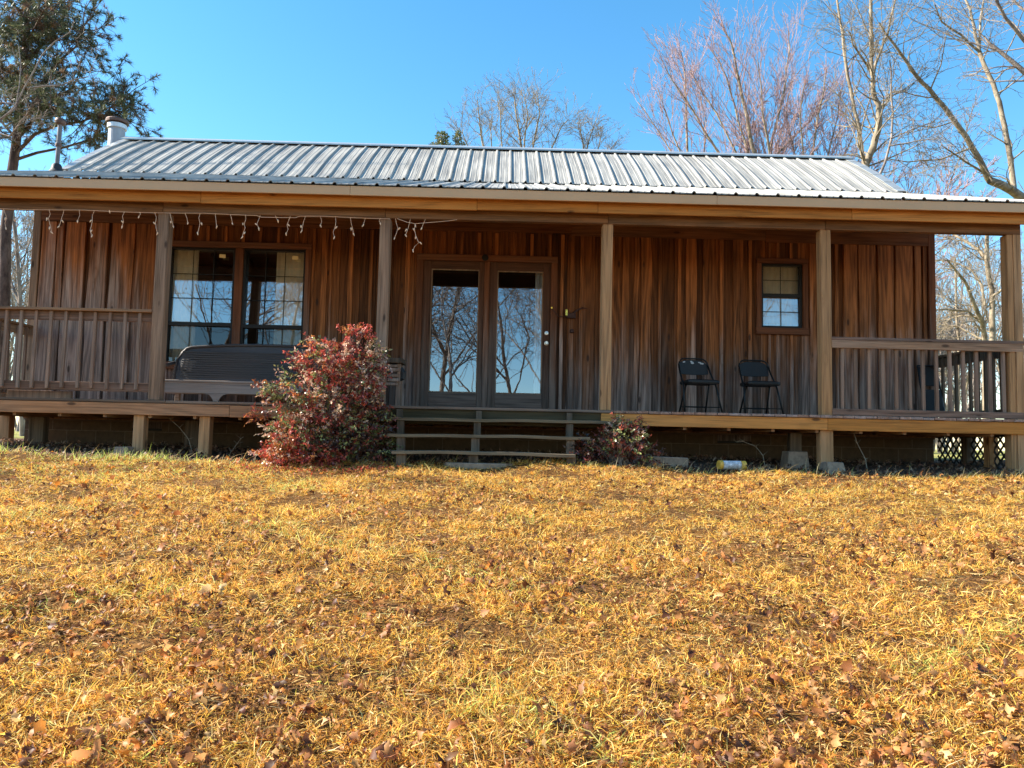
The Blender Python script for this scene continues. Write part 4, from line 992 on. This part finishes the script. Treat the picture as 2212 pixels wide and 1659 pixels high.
def grow(tw, tb, rg, p, d, ln, r, lev, maxlev, P):
    n = 5 if lev < 2 else 4; pts, de = wander(rg, p, d, ln, n, P['wob']*(1+.3*lev), P['up'])
    rr = np.linspace(r, max(r*(.10 if lev == 0 else .35), P['rmin']), n+1); (tb if lev < P['split'] else tw).limb(pts, rr, 6 if lev == 0 else (5 if lev == 1 else 3))
    if lev >= maxlev: return
    for c in range(P['kids'][min(lev, len(P['kids'])-1)]):
        u = rg.uniform(P['from'], 1.0) if lev else rg.uniform(P['from0'], 1.0); i = min(int(u*n), n-1); q = pts[i]+(pts[i+1]-pts[i])*(u*n-i); dd = pts[i+1]-pts[i]; dd /= np.linalg.norm(dd)
        s_ = rg.normal(size=3); s_ -= dd*(s_ @ dd); s_ /= np.linalg.norm(s_); a = rg.normal(P['ang'], .15); nd = dd*math.cos(a)+s_*math.sin(a)
        grow(tw, tb, rg, q, nd, ln*rg.uniform(*P['ratio'])*((1.15-.4*u) if lev else (1.25-.85*u)), max(rr[i]*.48, P['rmin']), lev+1, maxlev, P)
DEF = dict(wob=.10, up=.03, rmin=.006, kids=(9, 6, 5, 3), ang=.75, ratio=(.4, .62), split=1, from0=.3)
DEF['from'] = .2
def bare_tree(name, label, x, y, h, seed, m=BARK_G, group=None, r=None, **k):
    P = dict(DEF); P.update(k); rg = np.random.default_rng(seed); z = float(gz(x, y)); t = thing(name, label, 'tree', (x, y, z), group)
    tb, tw = TB(), TB(); P.setdefault('lev', 3)
    d = np.array([P.get('lean', 0), 0, 1.]); d /= np.linalg.norm(d)
    ns = P.get('stems', 1)
    for i in range(ns):
        dd = d if ns == 1 else np.array([rg.uniform(-1, 1)*P['fan'], rg.uniform(-1, 1)*P['fan'], 1.]); dd = dd/np.linalg.norm(dd)
        grow(tw, tb, rg, np.array([x, y, z-.1]), dd, h*(1 if i == 0 else rg.uniform(.75, 1)), (r or h*.0115)*(1 if ns == 1 else .62), 0, P['lev'], P)
    tb.build('trunk', m, t, (x, y, z)); tw.build('crown', P.get('twig', m), t, (x, y, z)); return t
def dup(t, x, y, rot, s, label=None):
    c = t.copy(); COL.objects.link(c); c.location = (x, y, float(gz(x, y))); c.rotation_euler = (0, 0, rot); c.scale = (s, s, s); c['label'] = label or t['label']
    for ch in list(t.children):
        g = ch.copy(); COL.objects.link(g); g.parent = c
    return c
def hero(name, label, Y, limbs, seed, m, group=None, twigs=26, tl=(1.2, 3.2), ta=(.5, 1.25), extra=None, twig=None, zmin=2.0):
    """a tree whose main limbs follow given points at distance Y (small steps in depth between limbs), with branches grown from them"""
    rg = np.random.default_rng(seed); first = at(*limbs[0][0][0], Y); x, y = first[0], Y; z = float(gz(x, y)); t = thing(name, label, 'tree', (x, y, z), group)
    tb, tw = TB(), TB()
    for li, (pts, w0, w1, dy) in enumerate(limbs):
        pp = []; n = len(pts); cum = 0
        for i, (px, py) in enumerate(pts): pp.append(at(px, py, Y+dy*i/max(1, n-1)))
        pp = np.array(pp)
        if li == 0: pp[0][2] = min(pp[0][2], z-.1); 
        # resample with small kinks
        Q = []; 
        for a, c in zip(pp, pp[1:]):
            for q in (0, .5): Q.append(a+(c-a)*q+rg.normal(0, .012, 3)*(q > 0)*Y/20)
        Q.append(pp[-1]); Q = np.array(Q); rr = np.linspace(w0*.86, w1*.8, len(Q))*.5*Y/F; tb.limb(Q, rr, 8)
        P = dict(DEF); P.update(wob=.16, up=.03, kids=(6, 4, 2), ang=.7, ratio=(.4, .6), split=9, rmin=.0045*Y/20, from0=.2)
        if extra: P.update(extra)
        k = int(twigs*(1 if li else .7))
        for _ in range(k):
            u = rg.uniform(.18 if li == 0 else .1, 1); i = min(int(u*(len(Q)-1)), len(Q)-2); q = Q[i]+(Q[i+1]-Q[i])*rg.random(); dd = Q[i+1]-Q[i]; dd /= np.linalg.norm(dd)
            if q[2] < zmin: continue
            s_ = rg.normal(size=3); s_ -= dd*(s_ @ dd); s_ /= np.linalg.norm(s_); a = rg.uniform(*ta); nd = dd*math.cos(a)+s_*math.sin(a)
            grow(tw, tw, rg, q, nd, rg.uniform(*tl)*(1.1-.5*u), min(rr[i]*.35, .024), 1, 3, P)
    tb.build('trunk', m, t, (x, y, z)); tw.build('crown', twig or m, t, (x, y, z)); return t
hero('bare_tree', 'forked pale-barked tree rising behind the right end of the roof', 20, [
    ([(1869,965),(1869,600),(1869,372),(1870,345)], 26, 22, 0),
    ([(1872,350),(1878,336),(1891,299),(1900,260),(1898,226),(1886,195),(1886,167),(1882,130),(1881,0),(1880,-120)], 19, 8, -.6),
    ([(1868,350),(1862,331),(1855,273),(1839,200),(1826,130),(1820,73),(1808,0),(1800,-80)], 12, 5, .8),
    ([(1886,165),(1900,117),(1918,73),(1934,0),(1942,-70)], 8, 4, .8), ([(1884,165),(1862,125),(1842,96),(1836,70)], 7, 3, -.8), ([(1900,235),(1930,205),(1960,195),(1975,180)], 5, 2, .5)], 11, BARK_P, twigs=17, tl=(1.0, 2.6))
hero('bare_tree', 'thin curved sapling just right of the roof end', 19, [
    ([(1885,960),(1885,500),(1895,386),(1912,351),(1926,299),(1929,247),(1925,182),(1922,130)], 9, 4, .3), ([(1926,299),(1975,278),(2020,263)], 4, 2, .6), ([(1922,315),(1990,303),(2030,300)], 4, 1.5, -.5)], 12, BARK_G, twigs=9, tl=(.7, 1.8))
hero('bare_tree', 'leaning lichened tree whose trunk crosses the sky diagonally at right', 21, [
    ([(2262,960),(2262,560),(2245,460),(2211,430),(2185,411),(2138,390)], 30, 21, -.5),
    ([(2138,390),(2131,377),(2112,338),(2086,294),(2042,234),(2008,193),(1977,161),(1956,130),(1928,91),(1899,49)], 18, 5, -1.2),
    ([(2190,412),(2190,406),(2183,346),(2170,273),(2159,221),(2146,182),(2125,138),(2116,112)], 15, 11, .8),
    ([(2116,112),(2107,78),(2099,39),(2086,0),(2080,-60)], 9, 5, .3), ([(2116,112),(2076,75),(2034,47),(2020,10)], 7, 3, -.6), ([(2116,112),(2118,39),(2125,0),(2128,-60)], 7, 4, .8),
    ([(2128,375),(2086,350),(2050,325),(2034,314)], 6, 2.5, -.4), ([(2100,318),(2030,345),(1960,350),(1915,345)], 5, 2, .5), ([(2060,262),(2020,275),(1985,272),(1960,290)], 4, 2, -.6)], 13, BARK_P, twigs=12, tl=(1.0, 2.4))
hero('bare_tree', 'dark-limbed tree entering at the upper right corner', 18, [
    ([(2330,960),(2330,400),(2290,230),(2211,154),(2151,104),(2125,78)], 26, 5, .5), ([(2290,230),(2230,110),(2211,86),(2172,39),(2151,0),(2140,-50)], 12, 6, -.8), ([(2330,300),(2300,60),(2212,22),(2190,0)], 10, 5, .5)], 14, BARK_G, twigs=17, tl=(1.0, 2.4))
hero('bare_tree', 'sunlit pale tree filling the right porch opening', 24, [
    ([(2143,962),(2143,740),(2143,685),(2143,626),(2133,577),(2131,548),(2132,509),(2136,440)], 16, 9, 0),
    ([(2130,962),(2128,734),(2122,695),(2106,662),(2089,617),(2075,597),(2046,562)], 15, 5, -1.5), ([(2133,562),(2108,535),(2075,515),(2050,498)], 10, 5, 1),
    ([(2128,660),(2120,615),(2098,583),(2075,572),(2046,562),(2010,560)], 7, 3, 1), ([(2143,640),(2170,620),(2200,600)], 7, 4, -1), ([(2071,960),(2071,736),(2065,626),(2063,560)], 7, 5, 1.5),
    ([(2122,700),(2090,672),(2040,668),(2012,672)], 7, 3, -1), ([(2128,735),(2100,722),(2070,705),(2030,700)], 6, 3, .8)], 15, BARK_P, twigs=13, tl=(.7, 1.9))
MP = dict(stems=8, fan=.40, kids=(22, 10, 7, 2), ang=.42, ratio=(.28, .44), wob=.06, up=.03, lev=3, rmin=.0085, from0=.14, twig=BARK_R)
bare_tree('bare_tree', 'reddish far tree between the tall reddish one and the forked pale trunk', at(1765, 300, 31)[0], 31, 12.8, 23, BARK_P, **MP)
bare_tree('bare_tree', 'reddish far tree just right of the tallest reddish one', at(1715, 300, 34)[0], 34, 14.6, 30, BARK_P, **MP)
FT = dict(stems=7, fan=.34, kids=(12, 8, 6, 2), ang=.62, ratio=(.28, .46), wob=.06, up=.01, lev=3, rmin=.0085, from0=.35, twig=BARK_G)
bare_tree('bare_tree', 'faint tip of a far tree above the roof right of the flue', at(472, 270, 45)[0], 45, 16.0, 27, **{**FT, 'ang': .4, 'stems': 1, 'kids': (6, 4, 3, 2), 'from0': .6})
bare_tree('bare_tree', 'low hazy crown showing just right of the flue pipe', at(325, 290, 45)[0], 45, 15.6, 28, **{**FT, 'kids': (8, 5, 4, 2)})
B = (1636, 950)
hero('bare_tree', 'broad reddish-twigged tree fanning up above the roof at right, tallest of the far ones', 32, [
    ([B,(1634,600),(1633,341),(1618,282),(1605,217),(1598,184),(1591,152),(1581,98),(1568,72),(1560,52)], 14, 2.5, 0),
    ([B,(1628,500),(1620,345),(1594,260),(1578,200),(1557,139),(1537,108)], 9, 2, .8), ([B,(1600,500),(1557,338),(1520,282),(1490,228),(1455,178),(1435,141)], 9, 2, -.9),
    ([B,(1612,480),(1590,330),(1548,245),(1518,202),(1490,152)], 8, 2, 1.2), ([B,(1645,520),(1663,336),(1648,250),(1644,184),(1637,130)], 9, 2, -1.2),
    ([B,(1650,520),(1667,304),(1687,228),(1696,184),(1706,108),(1704,65)], 10, 2, .6), ([B,(1655,500),(1672,341),(1706,304),(1750,260),(1780,206)], 7, 2, -.6),
    ([B,(1670,500),(1717,341),(1704,280),(1698,230),(1712,160)], 8, 2, 1.6)], 51, BARK_P, twigs=34, tl=(1.3, 3.4), ta=(.2, .62), extra=dict(kids=(7, 4, 2), ang=.42, up=.10, wob=.09, rmin=.0062), twig=BARK_R, zmin=9.0)
hero('bare_tree', 'slim far tree with one white stem left of the tall reddish one', 33, [
    ([(1486,950),(1486,600),(1485,336),(1482,217),(1481,174),(1476,134),(1470,110)], 9, 2, 0), ([(1486,950),(1480,500),(1455,336),(1411,267),(1379,221)], 6, 1.8, .9), ([(1486,950),(1484,500),(1470,330),(1440,250),(1420,190)], 6, 1.8, -.9),
    ([(1486,950),(1490,500),(1520,340),(1525,260),(1510,200)], 6, 1.8, 1.0)], 52, BARK_P, twigs=26, tl=(1.1, 2.8), ta=(.25, .7), extra=dict(kids=(6, 4, 2), ang=.45, up=.08, wob=.09, rmin=.007), twig=BARK_R, zmin=9.5)
hero('bare_tree', 'dense reddish far tree between the tall reddish one and the forked pale trunk', 31, [
    ([(1765,950),(1762,600),(1754,338),(1769,239),(1780,195),(1785,150)], 10, 2, 0), ([(1765,950),(1770,500),(1790,330),(1810,250),(1818,190)], 7, 2, .8), ([(1765,950),(1750,500),(1735,330),(1728,250),(1738,180)], 7, 2, -.8),
    ([(1765,950),(1780,500),(1820,340),(1845,290),(1850,250)], 6, 2, 1.0)], 53, BARK_P, twigs=30, tl=(1.0, 2.6), ta=(.25, .7), extra=dict(kids=(7, 4, 2), ang=.45, up=.08, rmin=.0075), twig=BARK_R, zmin=8.5)
C = (1125, 945)
CE = dict(kids=(6, 4, 2), ang=.6, up=.04, wob=.12, rmin=.0058)
hero('bare_tree', 'rounded bare crown showing above the middle of the roof', 38, [
    ([C,(1126,600),(1127,326),(1119,271),(1112,215),(1108,205)], 9, 2.2, 0), ([C,(1135,500),(1150,326),(1166,245),(1161,202)], 8, 2, .8), ([C,(1128,500),(1133,303),(1140,251),(1133,210)], 7, 2, -.8),
    ([C,(1105,500),(1085,326),(1081,238),(1076,222)], 6, 2, 1.0), ([C,(1150,500),(1189,326),(1211,277),(1228,258)], 6, 2, -1.0)], 54, BARK_P, twigs=40, tl=(1.0, 2.6), ta=(.35, 1.0), extra=CE, zmin=13.0)
hero('bare_tree', 'bare crown left of the rounded one above the middle of the roof', 40, [
    ([(1045,945),(1045,600),(1045,323),(1036,261),(1031,215)], 8, 2, 0), ([(1045,945),(1030,500),(1013,323),(1000,290),(992,275)], 5, 1.8, .8), ([(1045,945),(1055,500),(1062,320),(1060,260)], 6, 1.8, -.8)], 55, BARK_P, twigs=36, tl=(1.0, 2.4), ta=(.35, 1.0), extra=CE, zmin=13.6)
hero('bare_tree', 'small spreading crown right of the rounded one above the roof', 38, [
    ([(1262,945),(1262,600),(1260,331),(1257,297),(1247,264)], 7, 2, 0), ([(1262,945),(1264,500),(1268,320),(1280,280),(1290,254)], 6, 1.8, .6), ([(1262,945),(1275,500),(1290,330),(1303,277)], 5, 1.8, -.6), ([(1262,945),(1290,500),(1318,335),(1322,318)], 4, 1.8, .9)], 56, BARK_P, twigs=30, tl=(.8, 2.0), ta=(.35, 1.0), extra=CE, zmin=13.2)
# woods standing behind the cabin, seen past both ends
protos = [bare_tree('bare_tree', 'slender woodland tree beyond the right end of the cabin', 17.5, 36, 14.5, 31, BARK_P, 'woodland trees behind the cabin', **{**FT, 'stems': 2, 'fan': .15}),
          bare_tree('bare_tree', 'woodland tree beyond the right end of the cabin', 24, 42, 15, 32, BARK_G, 'woodland trees behind the cabin', **{**MP, 'stems': 2, 'fan': .15, 'kids': (14, 7, 5, 2), 'twig': BARK_G})]
for t in protos: t['label'] = 'bare woodland tree beyond the right end of the cabin'; t['group'] = 'woodland trees right of the cabin'
rg = np.random.default_rng(5)
for k in range(46):
    if k < 29: y = rg.uniform(30, 60); px = rg.uniform(1850, 2330); x = at(px, 500, y)[0]; s = rg.uniform(.6, .98)*(y/42)**.9*.92
    elif k < 35: y = rg.uniform(34, 50); x = at(rg.uniform(1380, 1850), 500, y)[0]; s = rg.uniform(.72, .9)*(y/42)
    else: y = rg.uniform(28, 55); x = at(rg.uniform(-160, 200), 500, y)[0]; s = rg.uniform(.7, 1.0)*(y/42)
    lab = ('bare woodland tree beyond the right end of the cabin', 'bare woodland tree low behind the right half of the roof', 'bare woodland tree beyond the left end of the porch')[0 if k < 29 else (1 if k < 35 else 2)]
    c = dup(protos[k % 2], x, y, rg.uniform(0, 6.28), s, lab); c['group'] = ('woodland trees right of the cabin', 'woodland trees behind the roof', 'woodland trees left of the cabin')[0 if k < 29 else (1 if k < 35 else 2)]
# trees behind the photographer, seen in the window glass, and one left of the frame that shades the roof
REF = dict(kids=(12, 8, 6, 4), ang=.75, ratio=(.4, .62), wob=.13, up=.03, lev=3, rmin=.007, from0=.25, twig=BARK_G)
pa = bare_tree('bare_tree', 'bare tree down the slope behind the viewer, mirrored in the glass', -1.5, -9, 12, 41, BARK_G, 'trees mirrored in the windows', **REF)
for x, y, r_, s in ((-6.5, -11, 1, 1.1), (2.2, -12, 2.2, 1.15), (-3.6, -14, 3, 1.3), (.4, -17, 4, 1.2), (5.5, -10, 5, 1.0), (-10, -13, .5, 1.2), (-8.5, -18, 2.6, 1.4), (9, -15, 3.3, 1.2), (-13, -10, 1.9, 1.1), (3.5, -22, .2, 1.5), (-5, -24, 5.2, 1.5)): dup(pa, x, y, r_, s)
bare_tree('bare_tree', 'bare tree standing left of the cabin and shading its roof', -17.5, 15.2, 15, 42, BARK_G, None, **{**REF, 'kids': (9, 5, 3, 2), 'rmin': .010, 'from0': .35})

def pine():
    rg = np.random.default_rng(77); Y = 19; base = at(2, 950, Y); x, y = base[0], Y; z = float(gz(x, y)); t = thing('pine_tree', 'tall dark pine with a long low limb at the left edge', 'pine tree', (x, y, z))
    tb, tw = TB(), TB(); tr = [(0,960),(8,700),(12,500),(25,380),(36,300),(44,200),(55,100),(60,0),(62,-120)]
    Q = np.array([at(a, b, Y+.0) for a, b in tr]); tb.limb(Q, np.linspace(27, 9, len(Q))*.5*Y/F, 10)
    tips = []
    def limb(pts, w0, w1, dy, tips_n, spread, start=.3):
        P = np.array([at(a, b, Y+dy*i/(len(pts)-1)) for i, (a, b) in enumerate(pts)]); tb.limb(P, np.linspace(w0, w1, len(P))*.5*Y/F, 6)
        for _ in range(tips_n):
            u = rg.uniform(start, 1); i = min(int(u*(len(P)-1)), len(P)-2); q = P[i]+(P[i+1]-P[i])*rg.random(); e = q+rg.normal(0, 1, 3)*spread*(.5+.5*u)+[.05, 0, .10]; m = (q+e)/2+rg.normal(0, .04, 3)
            tw.limb([q, m, e], [.014, .009, .005], 4)
            for _ in range(3): e2 = e+rg.normal(0, .16, 3)+[0, 0, .03]; tw.limb([m+(e-m)*rg.random(), (e+e2)/2, e2], [.007, .006, .004], 3); tips.append((e2, e2-e))
            tips.append((e, e-m))
    limb([(36,330),(75,290),(120,272),(180,262),(230,235),(275,215)], 8, 3, -.8, 68, .42, .45); limb([(34,345),(80,330),(140,318),(200,300),(235,285)], 7, 3, .8, 22, .30, .5)
    limb([(200,262),(240,255),(268,240),(288,215)], 4, 2, -.3, 20, .30, .4)
    limb([(38,300),(80,250),(130,205),(165,185)], 8, 3, .6, 45, .45, .2); limb([(44,220),(90,180),(130,130),(165,100),(178,60)], 7, 3, -.7, 55, .45, .15); limb([(50,140),(90,100),(130,50),(150,0)], 7, 3, .8, 55, .45, .1)
    limb([(55,70),(100,20),(130,-40)], 6, 3, -.6, 40, .5, .1); limb([(36,300),(0,260),(-60,240)], 7, 3, .4, 30, .5, .2); limb([(44,210),(10,170),(-40,140)], 7, 3, -.9, 40, .5, .1); limb([(50,130),(10,90),(-40,60)], 7, 3, .7, 45, .5, .1); limb([(56,40),(20,0),(-30,-30)], 6, 3, -.5, 40, .5, .1)
    limb([(36,310),(60,240),(90,215),(120,235)], 5, 2, -1.6, 34, .42, .2); limb([(40,260),(60,200),(80,120)], 5, 2, 1.6, 40, .45, .1); limb([(52,100),(75,60),(95,20)], 5, 2, -1.6, 45, .45, .1)
    tb.build('trunk', BARK_PINE, t, (x, y, z)); tw.build('branches', BARK_PINE, t, (x, y, z))
    E = np.array([a for a, b in tips]); D0 = np.array([b for a, b in tips]); D0 /= np.linalg.norm(D0, axis=1, keepdims=True)+1e-9; k = 34; n = len(E)*k; i = np.repeat(np.arange(len(E)), k)
    dead = RNG.random(len(E)) < .16
    D = D0[i]*.75+RNG.normal(0, .55, (n, 3)); D[:, 2] += .22; D /= np.linalg.norm(D, axis=1, keepdims=True); P = E[i]-D0[i]*RNG.uniform(0, .12, n)[:, None]
    bend = np.zeros((n, 3)); bend[:, 2] = -.12; c = pal(n, [(.10,.125,.06),(.15,.16,.08),(.06,.08,.05),(.22,.20,.10)], [3, 3, 2, 1]); dc = pal(n, [(.22,.11,.06),(.28,.17,.09)], [1, 1]); c[dead[i]] = dc[dead[i]]
    V, T, C = blades(P, D, RNG.uniform(.12, .20, n), RNG.uniform(.007, .012, n), bend, c); o = fast_mesh('needles', V, T, C, NEEDLE)
    co = V-np.array([x, y, z]); o.data.vertices.foreach_set('co', co.astype(np.float32).ravel()); o.parent = t
pine()
hero('bare_tree', 'thin pale bare tree tangled in front of the pine', 16, [
    ([(-60,960),(-60,500),(-50,300),(0,258),(32,235),(52,190),(90,120),(118,90),(150,70),(160,45)], 6, 2, 0), ([(0,262),(35,225),(45,150),(40,100)], 4, 2, .5), ([(-20,280),(20,295),(45,262),(62,240)], 5, 2, -.5), ([(60,190),(130,185),(160,172),(190,165),(197,150)], 4, 1.5, .3)], 18, BARK_G, twigs=7, tl=(.5, 1.3))
hero('bare_tree', 'leafless tree behind the left porch opening beside the pine trunk', 24, [
    ([(48,962),(45,720),(44,650),(38,560),(30,480),(28,420),(35,350)], 12, 6, 0), ([(44,660),(20,600),(0,570),(-30,540)], 7, 4, 1), ([(45,700),(70,640),(85,590)], 6, 3, -1), ([(40,600),(58,540),(75,480)], 5, 3, .6)], 19, BARK_G, twigs=18, tl=(.8, 2.0))
# small evergreen tip above the roof line
def evergreen():
    Y = 30; p = at(965, 330, Y); x = p[0]; z = float(gz(x, Y)); t = thing('evergreen_tree', 'leafy evergreen tip peeking over the roof left of the bare crowns', 'tree', (x, Y, z)); rg = np.random.default_rng(3)
    tb = TB(); top = at(955, 285, Y); tb.limb([(x, Y, z-.1), (x, Y, 4), top], [.16, .1, .02], 6)
    tb.limb([(x, Y, 5.2), at(985, 310, Y), at(990, 290, Y)], [.05, .03, .015], 5); tb.limb([(x, Y, 4.9), at(935, 318, Y), at(930, 316, Y)], [.05, .03, .015], 5); tb.build('trunk', BARK_G, t, (x, Y, z))
    parts = []
    for (px, py), r_, k in (((955,298),.26,420),((945,318),.26,300),((965,318),.22,260),((988,300),.17,200),((990,288),.10,90),((932,318),.12,110),((996,318),.2,160),((960,345),.7,900),((958,380),.9,900)):
        c = at(px, py, Y); d = rg.normal(size=(k, 3)); d /= np.linalg.norm(d, axis=1, keepdims=True); P = c+d*(r_*rg.random(k)**.4)[:, None]; D = d+rg.normal(0, .5, (k, 3)); D /= np.linalg.norm(D, axis=1, keepdims=True)
        parts.append(blades(P, D, rg.uniform(.06, .12, k), rg.uniform(.03, .05, k), rg.normal(0, .1, (k, 3)), pal(k, [(.16,.18,.06),(.10,.13,.05),(.30,.22,.08)], [3, 3, 1.5])))
    V, T, C = merge(parts); o = fast_mesh('crown', V, T, C, SHRUB); o.data.vertices.foreach_set('co', (V-np.array([x, Y, z])).astype(np.float32).ravel()); o.parent = t
evergreen()
# distant wood as one mass along the skyline behind everything
def far_wood():
    rg = np.random.default_rng(9); tw = TB(); P = dict(DEF); P.update(kids=(7, 4), lev=2, ang=.5, ratio=(.3, .5), rmin=.03, split=9, wob=.1, up=.05, from0=.3)
    for k in range(150):
        a = rg.uniform(-48, 48); y = rg.uniform(62, 85); x = y*math.tan(R(a)); z = float(gz(x, y)); grow(tw, tw, rg, np.array([x, y, z-.2]), np.array([0, 0, 1.]), rg.uniform(8, 12.5), .13, 0, 2, P)
    V = np.vstack(tw.V); T = np.vstack(tw.T); o = fast_mesh('woodland', V, T, np.full((len(V), 3), .4), BARK_G); tag(o, 'far bare woodland along the skyline behind the cabin', 'woodland', kind='stuff')
far_wood()
def weeds():
    for k, (x, y, pts, lab) in enumerate(((3.35, 9.75, [(0,0,0),(-.03,0,.15),(-.12,0,.26),(-.28,0,.32),(-.36,0,.31)], 'bent dry weed stalk under the porch below the small window'),
        (4.62, 9.7, [(0,0,0),(-.02,0,.14),(-.12,0,.33),(-.16,0,.45)], 'dry weed stalk right of the concrete pier blocks'),
        (-3.85, 9.8, [(0,0,0),(-.06,0,.18),(-.18,0,.32),(-.30,0,.42)], 'dry vine stalk between the posts under the left porch'),
        (-3.3, 9.45, [(0,0,0),(.05,0,.10),(.12,0,.20),(.16,0,.26)], 'pale branching weed beside the large red shrub'))):
        z = float(gz(x, y)); b = MB(); b.tube([(x+a, y+c, z+d) for a, c, d in pts], [.006, .005, .004, .003, .002][:len(pts)], 5)
        for q in range(1, len(pts)):
            for s_ in (-1, 1):
                a, c, d = pts[q]; b.tube([(x+a, y, z+d), (x+a+s_*random.uniform(.03, .07), y+random.uniform(-.03,.03), z+d+random.uniform(.01, .06))], [.003, .001], 4)
        tag(b.build('dry_weed', BARK_P, loc=(x, y, z)), lab, 'weed')
weeds()
